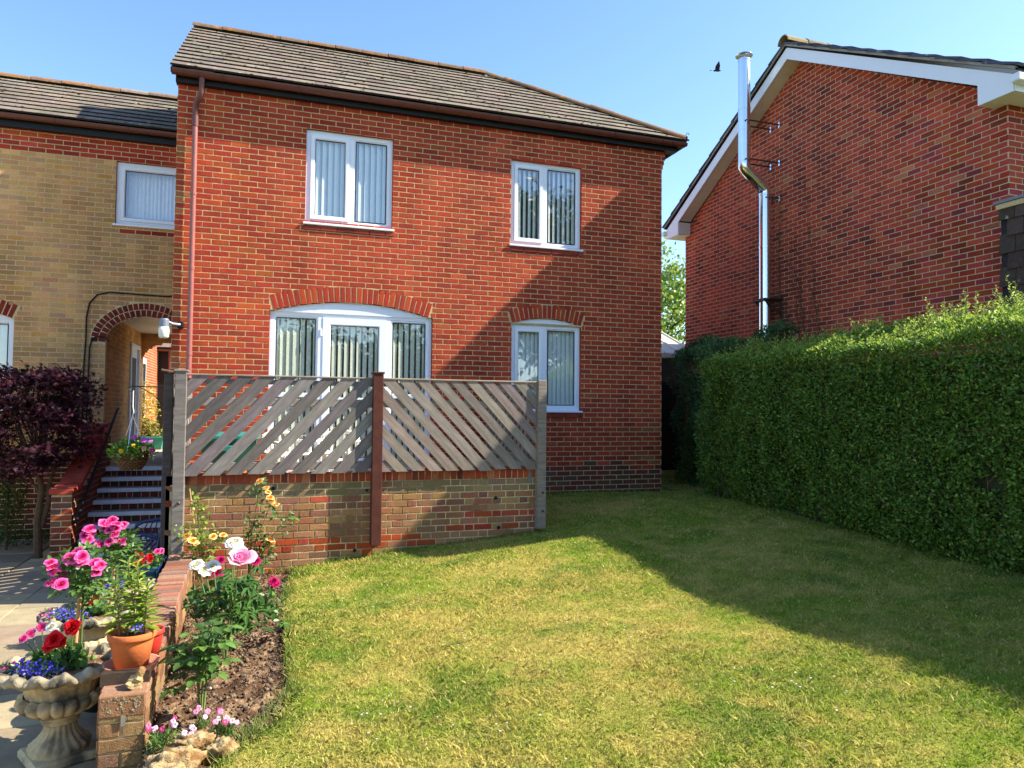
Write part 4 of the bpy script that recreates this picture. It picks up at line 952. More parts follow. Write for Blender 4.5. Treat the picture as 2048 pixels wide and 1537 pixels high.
def flue():
    F = thing('stove_flue', 'shiny steel stove flue pipe climbing the gable wall', 'flue', (8.25, 10.58, 3))
    r = .104; xl, xu, y = 8.27, 7.85, 10.55
    zs = [2.6, 3.62, 4.55, 5.50]
    for a, b in zip(zs[:-1], zs[1:]):
        MB().tube([(xl, y, a), (xl, y, b - .002)], r, 28).build('pipe_section', 'steel', F, smooth=True)
        MB().tube([(xl, y, b - .03), (xl, y, b + .012)], r + .006, 28).build('locking_band', 'steel', F, smooth=True)
    MB().tube([(xl, y, 5.50), (xl, y, 5.56), (xl - .025, y, 5.60), (xu + .025, y + .02, 5.91), (xu, y + .02, 5.95), (xu, y + .02, 6.02)], r, 28).build('offset_bend', 'steel', F, smooth=True)
    yu = y + .02; zs = [6.02, 6.62, 7.0, 7.88]
    for a, b in zip(zs[:-1], zs[1:]):
        MB().tube([(xu, yu, a), (xu, yu, b - .002)], r, 28).build('pipe_section', 'steel', F, smooth=True)
        MB().tube([(xu, yu, b - .02), (xu, yu, b + .012)], r + .005, 28).build('locking_band', 'steel', F, smooth=True)
    c = MB().tube([(xu, yu, 7.88), (xu, yu, 7.92)], .06, 12).build('cowl', 'steel', F)
    MB().lathe([(.01, .11), (.05, .105), (.13, .075), (.155, .055), (.150, .048), (.05, .06), (.01, .06)], (xu, yu, 7.91), 28).build('cowl_cap', 'steel', c, smooth=True)
    for a in range(3): MB().tube([(xu + .07 * math.cos(a * 2.1), yu + .07 * math.sin(a * 2.1), 7.88), (xu + .07 * math.cos(a * 2.1), yu + .07 * math.sin(a * 2.1), 7.98)], .012, 6).build('cowl_leg', 'steel', c)
    for (z, x) in ((6.75, xu), (6.06, xu), (5.42, xl)):
        b = MB(); b.tube([(x, y + .115, z), (8.49, y + .115, z)], .014, 6); b.tube([(x, y - .115, z), (8.49, y - .115, z)], .014, 6); b.tube([(x - .05, y - .115, z), (x - .05, y + .115, z)], .012, 6); bk = b.build('wall_bracket', 'steel_dark', F)
        for s in (-1, 1): MB().bbox(8.478, 8.492, y + s * .115 - .018, y + s * .115 + .018, z - .055, z + .05, .003).build('bracket_plate', 'steel', bk)
    b = MB(); z = 3.60
    for s in (-1, 1):
        b.box(xl - .14, 8.495, y + s * .14 - .02, y + s * .14 + .02, z - .03, z + .01); b.tube([(xl - .1, y + s * .14, z - .02), (8.48, y + s * .14, z - .26)], .018, 6); b.box(8.47, 8.495, y + s * .14 - .02, y + s * .14 + .02, z - .32, z + .04)
    b.box(xl - .14, xl + .14, y - .30, y - .12, z - .02, z + .005); b.box(xl - .15, xl - .10, y - .16, y + .16, z - .025, z + .012); b.build('support_bracket', 'steel_dark', F)
    # dead climber on the wall
    V = thing('dead_climber', 'bare dead creeper stems fanning up the gable wall', 'climber', (8.46, 9.9, 2))
    g = random.Random(5)
    for k in range(16):
        y0, z0 = g.uniform(9.3, 9.9), 2.2; pts = []; y, z = y0, z0; dy = g.uniform(.01, .07); L = g.randrange(18, 46)
        if k < 3: L = 64
        for i in range(L):
            pts.append((8.475 + g.uniform(-.015, .005), y, z)); y += dy * .8 + g.uniform(-.03, .03); z += g.uniform(.03, .075)
            dy *= .97
            y = min(y, 10.42)
        b = MB(); b.tube(pts, [.009 * (1 - .8 * i / L) for i in range(L)], 4)
        for i in range(2, L, 2):
            p = Vector(pts[i]); a = g.uniform(-1.4, 1.4); l = g.uniform(.08, .3); b.tube([p, p + Vector((-.01, math.sin(a) * l * .5, math.cos(a) * l * .5)), p + Vector((-.02, math.sin(a) * l + g.uniform(-.03, .03), math.cos(a) * l))], [.004, .003, .0015], 3)
        b.build('stem', 'bark', V)
flue()
# ------------------------------------------------------------------ patio walls and fence
PY = 8.11
def clip_rect(poly, x0, x1, z0, z1):
    def cl(P, f, inter):
        out = []
        for i in range(len(P)):
            a, b = P[i], P[(i + 1) % len(P)]
            if f(a):
                out.append(a)
                if not f(b): out.append(inter(a, b))
            elif f(b): out.append(inter(a, b))
        return out
    ix = lambda c: (lambda a, b: (c, a[1] + (b[1] - a[1]) * (c - a[0]) / (b[0] - a[0])))
    iz = lambda c: (lambda a, b: (a[0] + (b[0] - a[0]) * (c - a[1]) / (b[1] - a[1]), c))
    for f, g in ((lambda p: p[0] >= x0, ix(x0)), (lambda p: p[0] <= x1, ix(x1)), (lambda p: p[1] >= z0, iz(z0)), (lambda p: p[1] <= z1, iz(z1))):
        poly = cl(poly, f, g) if poly else []
    return poly
def slats(fence, M, x0, x1, z0, z1, sgn, bw=.112, pitch=.150, pal=None, ang=rad(47), th=.02):
    """diagonal boards in the local XZ rectangle, front at local y=0 facing -y"""
    d = (math.cos(ang) * sgn, math.sin(ang)); nrm = (-math.sin(ang) * sgn, math.cos(ang)); cx, cz = (x0 + x1) / 2, (z0 + z1) / 2
    L = 3.; k = -20
    for k in range(-20, 21):
        o = k * pitch; w2 = bw / 2 + rnd.uniform(-.004, .004); c = (cx + nrm[0] * o, cz + nrm[1] * o)
        P = [(c[0] - d[0] * L - nrm[0] * w2, c[1] - d[1] * L - nrm[1] * w2), (c[0] + d[0] * L - nrm[0] * w2, c[1] + d[1] * L - nrm[1] * w2), (c[0] + d[0] * L + nrm[0] * w2, c[1] + d[1] * L + nrm[1] * w2), (c[0] - d[0] * L + nrm[0] * w2, c[1] - d[1] * L + nrm[1] * w2)]
        j = rnd.uniform(-.008, .008)
        P = clip_rect(P, x0, x1, z0 + j, z1)
        if len(P) < 3: continue
        R = Matrix.Translation((c[0], rnd.uniform(-.002, .002), c[1])) @ Matrix.Rotation(-math.atan2(d[1], d[0]), 4, 'Y'); Ri = R.inverted()
        lp = []
        for (u, v) in P:
            q = Ri @ Vector((u, 0, v)); lp.append((q.x, q.z))
        area = sum(lp[i][0] * lp[(i + 1) % len(lp)][1] - lp[(i + 1) % len(lp)][0] * lp[i][1] for i in range(len(lp)))
        if abs(area) < .004: continue
        if area < 0: lp = lp[::-1]
        col = pick(pal); b = MB(); b.prism(lp, th, 'y', 0, col); b.build('slat', 'wood', fence, M @ R)
        # nail heads
GREYW = [(3, lin(128, 120, 114)), (3, lin(116, 108, 104)), (2, lin(142, 132, 122)), (1, lin(104, 96, 92))]
WARMW = [(3, lin(144, 131, 118)), (2, lin(134, 122, 112)), (2, lin(154, 139, 123)), (1, lin(120, 109, 102))]
def patio():
    W = thing('patio_wall', 'low mottled brick retaining wall below the diagonal slat fence', 'wall', (1.05, PY, -.1))
    X0, X1 = -.95, 3.06; TZ = .79
    M = Matrix.Translation((0, PY, 0)); sp = lambda v: [(X0, X1)]
    core = MB().box(X0 + .003, X1 - .003, 0.0, .215, -.35, .885).build('wall_core', 'mortar_moss', W, M)
    BRN = [(3, lin(164, 118, 82)), (3, lin(154, 108, 78)), (2, lin(172, 128, 86)), (2, lin(164, 106, 82)), (1, lin(142, 100, 76))]
    RED = [(3, lin(178, 80, 54)), (2, lin(164, 72, 52))]; TOP = [(2, lin(138, 118, 84)), (2, lin(148, 120, 88)), (1, lin(128, 102, 80))]
    def colour(u, v):
        if v > .62: return pick(TOP)
        p = .03
        if v < .2 and u < 1.7 and v > .02: p = .75
        if .22 < v < .42 and u > 1.9: p = .6
        return pick(RED if rnd.random() < p else BRN)
    br = course_bricks(sp, TZ - 15 * .075, TZ, colour, 'flemish', off=X0)
    wall_of_bricks(W, br, 'brick', M, 290, lambda b: b[1] - ground_z(b[0], PY)[0] if b[1] > ground_z(b[0], PY)[0] else -1, proud=.003, depth=.05)
    # brick on edge coping
    x = X0
    while x < X1 - .02:
        e = min(x + .065, X1); V, F = brick_arrays(e - x, .098, rnd, .004, .214, 1., 1)
        link(MB().add(V, F, pick([(3, lin(178, 84, 56)), (3, lin(164, 70, 50)), (1, lin(128, 62, 52)), (1, lin(186, 110, 76))])).mesh('coping_brick'), 'coping_brick', 'brick', W, M @ Matrix.Translation(((x + e) / 2, 0, .84))); x += .075
    for (x, z, r) in ((.02, .735, .02), (1.86 - .85, .69, .016), (.89, .03, .02), (2.52, .56, .02), (2.56, .21, .022)):
        h = MB(); n = 12
        V = [(x + rr * math.cos(a), y, z + rr * math.sin(a)) for rr, y in ((r, -.012), (r * .75, -.012), (r * .75, -.006)) for a in np.linspace(0, 2 * math.pi, n, endpoint=False)]
        F = [(i * n + k, i * n + (k + 1) % n, (i + 1) * n + (k + 1) % n, (i + 1) * n + k) for i in range(2) for k in range(n)] + [tuple(2 * n + k for k in range(n))]
        h.add(V, F); h.build('weep_hole', 'rubber', W, M)
    MB().box(2.93, 2.965, -.012, -.004, .73, .86).build('metal_strap', 'lead', W, M)
    # return walls
    for (xa, xb, lab, out, pm) in ((-1.03, -.815, 'brick return wall of the patio beside the steps', -1, 1), (2.86, 3.06, 'brick return wall of the patio towards the lawn corner', 1, 0)):
        R = thing('patio_return_wall', lab, 'wall', ((xa + xb) / 2, 9.2, -.2))
        ya, yb = PY + .217, FY - .005
        if out < 0: ya = PY + .0
        MB().box(xa + .003, (xb if out > 0 else X0) - .003, ya, yb, -.45, .885).build('wall_core', 'mortar_moss', R)
        Mr = Matrix.Translation((xa if out < 0 else xb, yb if out < 0 else ya, 0)) @ Matrix.Rotation(-math.pi / 2 if out < 0 else math.pi / 2, 4, 'Z')
        wall_of_bricks(R, course_bricks(lambda v: [(0, yb - ya)], -.41, .79, lambda u, v: pick(BRN if rnd.random() < .6 else RED), 'flemish'), 'brick', Mr, 0)
        cp = MB(); y = ya
        while y < yb - .02: cp.bbox(xa, xb if out > 0 else X0 - .004, y, min(y + .065, yb), .79, .889, .004, pick(RED)); y += .075
        cp.build('coping', 'brick', R)
    o = MB().box(-.80, 2.85, PY + .22, FY - .004, .2, .72).build('patio_floor', 'slab'); tag(o, kind='structure')
    for f in o.data.attributes['Col'].data: f.color = (*lin(150, 138, 120), 1)
    # fences
    zb, zt = .895, 1.93; M = Matrix.Translation((0, PY - .075, 0))
    A = thing('slat_fence', 'left fence panel, weathered grey slats slanting up to the right', 'fence', (.1, PY, .9), 'diagonal slat fence panels')
    slats(A, M, -.845, 1.05, zb, zt, 1, .117, .157, GREYW)
    for (z, nm, h) in ((1.90, 'rail', .05), (1.70, 'rail', .085), (1.02, 'rail', .085)): MB().bbox(-.845, 1.05, .0215, .06, z - h, z, .004, pick(GREYW)).build(nm, 'wood', A, M)
    MB().bbox(-.845, 1.05, -.01, .07, zt, zt + .018, .004, lin(150, 136, 122)).build('capping', 'wood', A, M)
    B = thing('slat_fence', 'right fence panel, paler slats slanting down to the right', 'fence', (2.1, PY, .9), 'diagonal slat fence panels')
    slats(B, M, 1.165, 3.01, zb, zt, -1, .105, .143, WARMW)
    for (z, h) in ((1.90, .05), (1.70, .085), (1.02, .085)): MB().bbox(1.165, 3.01, .0215, .06, z - h, z, .004, pick(WARMW)).build('rail', 'wood', B, M)
    MB().bbox(1.165, 3.01, -.01, .07, zt, zt + .018, .004, lin(164, 146, 124)).build('capping', 'wood', B, M)
    # end and middle posts
    def post(x0, x1, z0, z1, m, lab, cap=True, bolts=(), col=None, y0=-.115, y1=-.004):
        P = thing('fence_post', lab, 'post', ((x0 + x1) / 2, PY, z0)); c = col or pick(GREYW)
        MB().bbox(x0, x1, PY + y0, PY + y1, z0, z1, .005, c).build('shaft', m, P)
        if cap: MB().bbox(x0 - .012, x1 + .012, PY + y0 - .01, PY + y1 + .015, z1, z1 + .022, .005, c).build('cap', m, P)
        for bz in bolts: MB().lathe([(.016, 0), (.016, .006), (.008, .014), (.0, .016)], (0, 0, 0), 10, cap=False).build('bolt', 'steel_dark', P, Matrix.Translation(((x0 + x1) / 2 + .01, PY + y0, bz)) @ Matrix.Rotation(math.pi / 2, 4, 'X'))
    post(-.955, -.845, .085, 1.962, 'wood', 'grey end post of the fence beside the flower bed', True, (.62, .27), lin(122, 114, 107))
    post(1.052, 1.164, .09, 1.99, 'wood_stain', 'dark red stained post between the two fence panels', True, (), None, -.125)
    post(3.012, 3.118, .19, 1.962, 'wood', 'pale weathered end post at the lawn end of the fence', False, (.62, .40), lin(138, 126, 112))
    # side fence by the steps
    S = thing('side_fence', 'slat fence on the patio side seen edge-on above the steps', 'fence', (-1.0, 9.1, .9))
    Ms = Matrix.Translation((-1.02, FY - .03, 0)) @ Matrix.Rotation(-math.pi / 2, 4, 'Z')
    slats(S, Ms, .0, 1.95, zb, zt, 1, .11, .15, GREYW)
    for z in (1.90, 1.70, 1.05): MB().bbox(0, 1.95, .022, .06, z - .07, z, .004, pick(GREYW)).build('rail', 'wood', S, Ms)
    P = thing('fence_post', 'dark corner post with tilted cap at the head of the steps', 'post', (-1.03, PY, -.1)); MB().bbox(-1.07, -.985, PY + .0, PY + .10, -.10, 1.95, .005, lin(84, 76, 72)).build('shaft', 'wood', P)
    MB().bbox(-.07, .06, -.08, .08, 0, .02, .004, lin(120, 100, 84)).build('cap', 'wood', P, Matrix.Translation((-1.03, PY + .05, 1.96)) @ Matrix.Rotation(.18, 4, 'Y'))
    T = thing('side_fence', 'shaded slat fence closing the right side of the patio', 'fence', (3.0, 9.2, .9))
    Mt = Matrix.Translation((3.0, PY + .1, 0)) @ Matrix.Rotation(math.pi / 2, 4, 'Z')
    slats(T, Mt, .0, 1.93, zb, zt, -1, .10, .15, WARMW, ang=rad(60))
    for z in (1.90, 1.70, 1.05): MB().bbox(0, 1.93, .022, .06, z - .07, z, .004, pick(WARMW)).build('rail', 'wood', T, Mt)
patio()
# things on the patio behind the fence
def patio_things():
    B = thing('storage_bin', 'green plastic storage bin with pale lid behind the fence', 'bin', (-.5, 9.4, .72))
    b = MB(); b.add([(-.74, 9.15, .722), (-.24, 9.15, .722), (-.24, 9.75, .722), (-.74, 9.75, .722), (-.80, 9.08, 1.2), (-.18, 9.08, 1.2), (-.18, 9.82, 1.2), (-.80, 9.82, 1.2)], [(0, 1, 5, 4), (1, 2, 6, 5), (2, 3, 7, 6), (3, 0, 4, 7), (4, 5, 6, 7)]); b.build('body', 'plastic_green', B)
    MB().bbox(-.83, -.15, 9.04, 9.86, 1.2, 1.29, .03).build('lid', 'plastic_teal', B); MB().bbox(-.60, -.40, 9.05, 9.11, 1.08, 1.15, .01).build('handle', 'plastic_teal', B)
    for (x, y, rz, lab) in ((.22, 9.2, .5, 'white plastic garden chair nearest the green bin behind the fence'), (.75, 9.35, -.4, 'white plastic garden chair in front of the patio door')):
        C = thing('plastic_chair', lab, 'chair', (x, y, .72), 'plastic chairs on the patio'); M = Matrix.Translation((x, y, .72)) @ Matrix.Rotation(rz, 4, 'Z')
        n = 8; V = []
        MB().bbox(-.22, .22, -.22, .22, .30, .33, .012).build('seat', 'plastic_white', C, M)
        bk = MB(); m = 9
        prof = [(-.23 + .46 * k / (m - 1)) for k in range(m)]
        for k, u in enumerate(prof):
            if k % 2 == 0: bk.tube([(u, .21 + .03 * (1 - (u / .23) ** 2), .33), (u * 1.02, .27 + .04 * (1 - (u / .23) ** 2), .52 + .06 * (1 - (u / .23) ** 2))], .02, 6)
        bk.tube([(u * 1.02, .27 + .04 * (1 - (u / .23) ** 2), .52 + .06 * (1 - (u / .23) ** 2)) for u in prof], .028, 8); bk.build('backrest', 'plastic_white', C, M, True)
        for sx in (-1, 1):
            MB().tube([(sx * .24, -.20, .30), (sx * .25, -.21, .45), (sx * .26, .0, .47), (sx * .25, .24, .46)], .022, 7).build('armrest', 'plastic_white', C, M, True)
            for sy in (-1, 1): MB().tube([(sx * .19, sy * .19, .31), (sx * .23, sy * .23, .0)], [.026, .02], 7).build('leg', 'plastic_white', C, M, True)
    for (x, y, r, h, lab) in ((-.38, 8.75, .13, .22, 'terracotta pot standing in front of the green bin'), (2.35, 9.0, .16, .24, 'terracotta pot at the right end of the patio'), (1.75, 8.7, .11, .18, 'small terracotta pot behind the right fence panel')):
        pot_at(x, y, .722, r, h, 'terracotta', lab)
def pot_at(x, y, z, r, h, m, lab, soil=True):
    P = thing('flower_pot', lab, 'pot', (x, y, z)); M = Matrix.Translation((x, y, z))
    MB().lathe([(.0, 0), (r * .68, 0), (r * .90, h * .82), (r * .90, h * .825), (r, h * .83), (r * 1.02, h * .88), (r * 1.0, h * .985), (r * .97, h), (r * .90, h), (r * .88, h * .9), (r * .0, h * .89)], n=36, cap=False).build('body', m, P, M, True)
    if soil:
        MB().lathe([(r * .885, h * .9), (r * .6, h * .925), (r * .3, h * .91), (0, h * .93)], n=20, cap=False, mod=lambda i, a, rr, zz: (rr, zz + rnd.uniform(-.006, .006))).build('compost', 'soil', P, M)
    return P
patio_things()
# wall lamp on the corner of the red house
def lamp():
    L = thing('wall_lamp', 'grey and white lantern on the corner of the red house', 'lamp', (-1.34, 9.99, 2.6)); x, y = -1.335, 9.97
    MB().lathe([(0, .10), (.052, .10), (.06, .085), (.06, .0), (.056, 0), (0, 0)], (x, y, 2.62), 24, cap=False).build('cap', 'lead', L, smooth=False)
    MB().lathe([(0, -.002), (.056, 0), (.064, -.05), (.06, -.13), (.045, -.148), (0, -.15)], (x, y, 2.62), 24, cap=False).build('diffuser', 'plastic_white', L, smooth=True)
    MB().tube([(x + .05, y, 2.68), (-1.24, y + .02, 2.66), (-1.16, y + .08, 2.66)], .018, 8).build('arm', 'lead', L); MB().bbox(-1.20, -1.12, FY - .10, FY - .001, 2.62, 2.70, .01).build('sensor_base', 'black_metal', L)
lamp()
# hanging basket
def basket():
    B = thing('hanging_basket', 'wicker hanging basket of mixed flowers beside the steps', 'hanging basket', (-1.5, 9.0, .9)); c = Vector((-1.5, 9.0, 0))
    wk = MB(); n = 40
    for k in range(9):
        z = .90 + k * .022; r = .10 + .075 * math.sin(k / 8 * math.pi / 2)
        pts = [(c.x + (r + (.006 if (q + k) % 2 else -.006)) * math.cos(2 * math.pi * q / n), c.y + (r + (.006 if (q + k) % 2 else -.006)) * math.sin(2 * math.pi * q / n), z) for q in range(n + 1)]
        wk.tube(pts, .011, 5, vary(lin(104, 78, 52), .3), cap=False)
    wk.lathe([(0, .89), (.10, .89), (.165, 1.08), (0, 1.08)], (c.x, c.y, 0), 20, lin(60, 46, 34), cap=False); wk.build('wicker_bowl', 'wicker', B)
    hook = (c.x, c.y, 1.80)
    for a in (.4, 2.5, 4.6): MB().tube([(c.x + .16 * math.cos(a), c.y + .16 * math.sin(a), 1.08), (c.x, c.y, 1.50)], .005, 5).build('chain', 'steel', B)
    MB().tube([(c.x, c.y, 1.49), (c.x + .01, c.y, 1.54), (c.x, c.y, 1.60), (c.x, c.y, 1.78)], .006, 6).build('hook', 'plastic_white', B)
    br = MB(); br.tube([(-1.07, 9.0, 1.82), (c.x - .02, 9.0, 1.83), (c.x - .05, 9, 1.80), (c.x - .02, 9, 1.77), (c.x, 9, 1.79)], .008, 6); br.tube([(-1.07, 9, 1.50), (-1.30, 9, 1.74), (c.x + .06, 9, 1.82)], .006, 6); tag(br.build('basket_bracket', 'black_metal'), 'black scrolled bracket holding the hanging basket', 'bracket')
    n = 900; P = rdir(n) * (rng.random((n, 1)) ** .45) * np.array([.24, .24, .12]) + np.array([c.x, c.y, 1.12]); P[:, 2] -= np.clip(np.hypot(P[:, 0] - c.x, P[:, 1] - c.y) - .14, 0, 1) * .5
    link(leafmesh(P, rdir(n, .3), rdir(n, .8), rng.uniform(.03, .06, n), mixcol(n, [(3, lin(92, 140, 44)), (2, lin(120, 164, 60)), (2, lin(64, 108, 36))], .25), .45), 'foliage', 'leaf', B)
    for (dx, dy, dz, col, r) in ((-.07, -.2, .09, lin(244, 200, 20), .028), (.05, -.2, .15, lin(240, 196, 30), .024), (.05, -.18, .24, lin(206, 84, 190), .034), (.14, -.14, .21, lin(200, 92, 206), .036), (.2, -.12, .20, lin(206, 96, 204), .03), (.23, -.13, .09, lin(220, 40, 130), .032), (.15, -.17, .12, lin(228, 140, 130), .03)):
        flower5(B, (c.x + dx, c.y + dy, 1.02 + dz), r, col)
def flower5(parent, p, r, col, nrm=None, name='flower', n=5):
    b = MB(); nv = Vector(nrm or (rnd.uniform(-.3, .3), -1, rnd.uniform(.2, .7))).normalized(); a0 = rnd.random() * 6; u = nv.orthogonal().normalized(); v = nv.cross(u); P = Vector(p)
    for k in range(n):
        a = a0 + 2 * math.pi * k / n; h = math.pi / n * 1.05; d = lambda t, rr, z: P + (u * math.cos(t) + v * math.sin(t)) * rr + nv * z
        b.add([P, d(a - h, r * .7, .003), d(a - h * .5, r, -.001), d(a + h * .5, r, -.001), d(a + h, r * .7, .003)], [(0, 1, 2, 3, 4)], vary(col, .15))
    b.add([P + (u * math.cos(t) + v * math.sin(t)) * r * .2 + nv * .006 for t in np.linspace(0, 6.28, 6, endpoint=False)], [tuple(range(6))], (.6, .5, .1)); return b.build(name, 'petal', parent)
basket()
# ------------------------------------------------------------------ hedge
def hedge_leaves(P, N, pal, smin, smax, parent, m='leaf_hedge', var=.3, out=.9, up=.25, asp=.5):
    n = len(P); D = N * out * .5 + rdir(n) * .9; D[:, 2] += up; nn = N * .8 + rdir(n) * .7; nn[:, 2] += .4
    link(leafmesh(P, D, nn, rng.uniform(smin, smax, n), mixcol(n, pal, var), asp, .3), 'foliage', m, parent)
def wob(y, z): return (vnoise(y, z, 1.3, 41) - .5) * .24 + (vnoise(y, z, 4.5, 42) - .5) * .14 + (vnoise(y, z, 11, 43) - .5) * .04
def hedge():
    H = thing('privet_hedge', 'tall clipped privet hedge along the right side of the lawn', 'hedge', (6.4, 5.5, .2))
    XF, Y0, Y1 = 5.90, 1.4, 9.0
    ztop = lambda y: 2.27 + -np.clip((4.35 - y) / 2.4, 0, 1) * .42 + (vnoise(y, y * 0, .9, 50) - .5) * .08
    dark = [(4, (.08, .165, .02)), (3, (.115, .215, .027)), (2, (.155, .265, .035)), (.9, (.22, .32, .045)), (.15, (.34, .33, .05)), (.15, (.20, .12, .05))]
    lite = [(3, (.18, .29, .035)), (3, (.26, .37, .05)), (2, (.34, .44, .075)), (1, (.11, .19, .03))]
    # inner twig mass
    g = 24; b = MB()
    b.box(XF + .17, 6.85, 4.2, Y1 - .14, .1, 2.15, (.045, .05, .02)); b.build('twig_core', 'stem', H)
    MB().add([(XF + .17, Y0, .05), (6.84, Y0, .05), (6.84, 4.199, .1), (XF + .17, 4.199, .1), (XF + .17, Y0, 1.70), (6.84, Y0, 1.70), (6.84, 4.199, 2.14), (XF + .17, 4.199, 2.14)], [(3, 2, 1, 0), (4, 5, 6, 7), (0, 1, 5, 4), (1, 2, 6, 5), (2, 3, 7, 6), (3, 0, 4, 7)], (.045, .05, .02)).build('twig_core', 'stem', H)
    n = 96000; y = rng.uniform(Y0, Y1, n); gzv = ground_z(np.full(n, XF), y); t = rng.random(n); z = gzv + .02 + t * (ztop(y) - gzv + .05)
    dep = rng.random(n) ** 1.6 * .17; belly = -.06 * np.sin(t * np.pi) + .13 * np.clip(.12 - t, 0, 1) * 4
    x = XF + belly + wob(y, z) + dep
    k = (vnoise(y, z, 2.6, 61) * .5 + vnoise(y, z, 6.5, 62) * .5 > .20) | (rng.random(n) < .3); x, y, z = x[k], y[k], z[k]
    # a hole in the face
    hole = ((y - 4.6) / .15) ** 2 + ((z - 1.0) / .055) ** 2 < 1; x, y, z = x[~hole], y[~hole], z[~hole]
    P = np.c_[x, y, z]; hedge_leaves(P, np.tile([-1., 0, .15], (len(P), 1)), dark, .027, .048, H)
    n = 34000; y = rng.uniform(Y0, Y1, n); u = rng.random(n); x = XF - .03 + u * .95
    tall = np.clip((7.5 - y) / 4, .0, 1) * .12 + .06
    z = ztop(y) + .03 + u * (.22 + tall) + (vnoise(x, y, 3.2, 71) - .5) * .16 - rng.random(n) ** 2 * .12 - np.clip(.12 - u, 0, 1) * .5
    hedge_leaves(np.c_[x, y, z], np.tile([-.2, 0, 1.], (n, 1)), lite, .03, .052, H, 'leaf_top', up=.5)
    # shoots along the top
    P = []; D = []; S = []; st = MB()
    for k in range(900):
        yy = rnd.uniform(Y0, Y1); u = rnd.random() ** .7; h = rnd.uniform(.04, .12) + (.16 * rnd.random() ** 2 if u > .4 else 0); 
        if yy < 5.9 and u > .5: h += rnd.uniform(0, .16)
        b0 = np.array([XF + u * .9, yy, float(ztop(np.array([yy]))[0]) + .02 + u * .26]); dr = np.array([rnd.uniform(-.3, .15), rnd.uniform(-.25, .25), 1.]); m = int(4 + h * 40)
        st.tube([tuple(b0), tuple(b0 + dr * h)], .0025, 3, (.10, .12, .03), cap=False)
        for q in range(m):
            t = q / m; P.append(b0 + dr * h * t); a = q * 1.57 + rnd.random() * .4; D.append([math.cos(a), math.sin(a), .75]); S.append(.05 * (1.1 - .55 * t))
    n = len(P); link(leafmesh(P, D, rdir(n, 1.5), S, mixcol(n, [(2, (.32, .43, .06)), (2, (.42, .52, .10)), (1, (.20, .30, .05))], .25), .45, .3), 'shoots', 'leaf_top', H); st.build('twigs', 'stem', H)
    tw = MB()
    for k in range(420):
        yy = rnd.uniform(2.3, 8.9); zz = rnd.uniform(.45, 2.15); p = Vector((XF + .02 + float(wob(np.array([yy]), np.array([zz]))[0]), yy, zz)); d = Vector((rnd.uniform(-.1, .12), rnd.uniform(-.2, .2), rnd.uniform(-.05, .22))); tw.tube([p + Vector((.10, 0, -.05)), p, p + d], [.004, .003, .0015], 4, (.22, .15, .09))
    tw.build('twigs', 'stem', H)
    # litter strip / stems at the foot
    st = MB()
    for k in range(40):
        yy = rnd.uniform(3.2, 8.8); z0 = gz(XF, yy); st.tube([(XF + .12 + rnd.uniform(-.05, .1), yy, z0 - .02), (XF + .1 + rnd.uniform(-.1, .1), yy + rnd.uniform(-.1, .1), z0 + .25), (XF + .1, yy + rnd.uniform(-.2, .2), z0 + .6)], [.012, .008, .005], 5, (.10, .075, .05))
    st.build('stems', 'stem', H)
    # darker shrubs at the far end between the houses
    R = thing('boundary_shrub', 'dark overgrown evergreen at the far end of the hedge', 'shrub', (7.5, 11.3, .3))
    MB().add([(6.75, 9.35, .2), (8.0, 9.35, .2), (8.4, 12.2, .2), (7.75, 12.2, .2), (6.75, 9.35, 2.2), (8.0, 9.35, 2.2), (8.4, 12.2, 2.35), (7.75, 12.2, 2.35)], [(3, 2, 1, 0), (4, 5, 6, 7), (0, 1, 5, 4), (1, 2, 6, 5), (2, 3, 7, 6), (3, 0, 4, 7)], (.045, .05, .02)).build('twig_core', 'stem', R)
    n = 26000; y = rng.uniform(9.75, 12.5, n); t = rng.random(n); z = .22 + t * 2.5
    y = 8.9 + (y - 9.75) * 1.25; xf = 6.30 + (y - 9.0) * .36 + wob(y * 1.3, z) * 1.5 + rng.random(n) ** 1.5 * .25
    side = rng.random(n) < .5; y = np.where(side, 8.95 + rng.random(n) * .35 + wob(xf, z) * .8, y); xf = np.where(side, rng.uniform(6.05, 7.6, n), xf)
    P = np.c_[xf, y, z]; hedge_leaves(P, np.tile([-.9, -.3, .2], (n, 1)), [(3, (.06, .13, .035)), (2, (.085, .165, .042)), (1, (.12, .21, .05))], .035, .06, R)
    n = 12000; y = rng.uniform(8.9, 12.4, n); x = 6.25 + (y - 9) * .36 + rng.random(n) * 1.4; z = 2.55 + (vnoise(x, y, 1.5, 81) - .5) * .75 + (x - 6.8) * .2 - rng.random(n) * .15
    hedge_leaves(np.c_[x, y, z], np.tile([0, 0, 1.], (n, 1)), [(3, (.05, .12, .035)), (2, (.08, .16, .045)), (1, (.03, .08, .03))], .035, .06, R, up=.6)
    st = MB()
    for k in range(14):
        yy = rnd.uniform(9.2, 11.5); xx = 6.45 + (yy - 9) * .36; st.tube([(xx + rnd.uniform(0, .2), yy, .25), (xx + rnd.uniform(-.2, .2), yy + rnd.uniform(-.3, .3), 1.2)], [.014, .006], 5, (.09, .07, .05))
    st.build('stems', 'stem', R)
hedge()
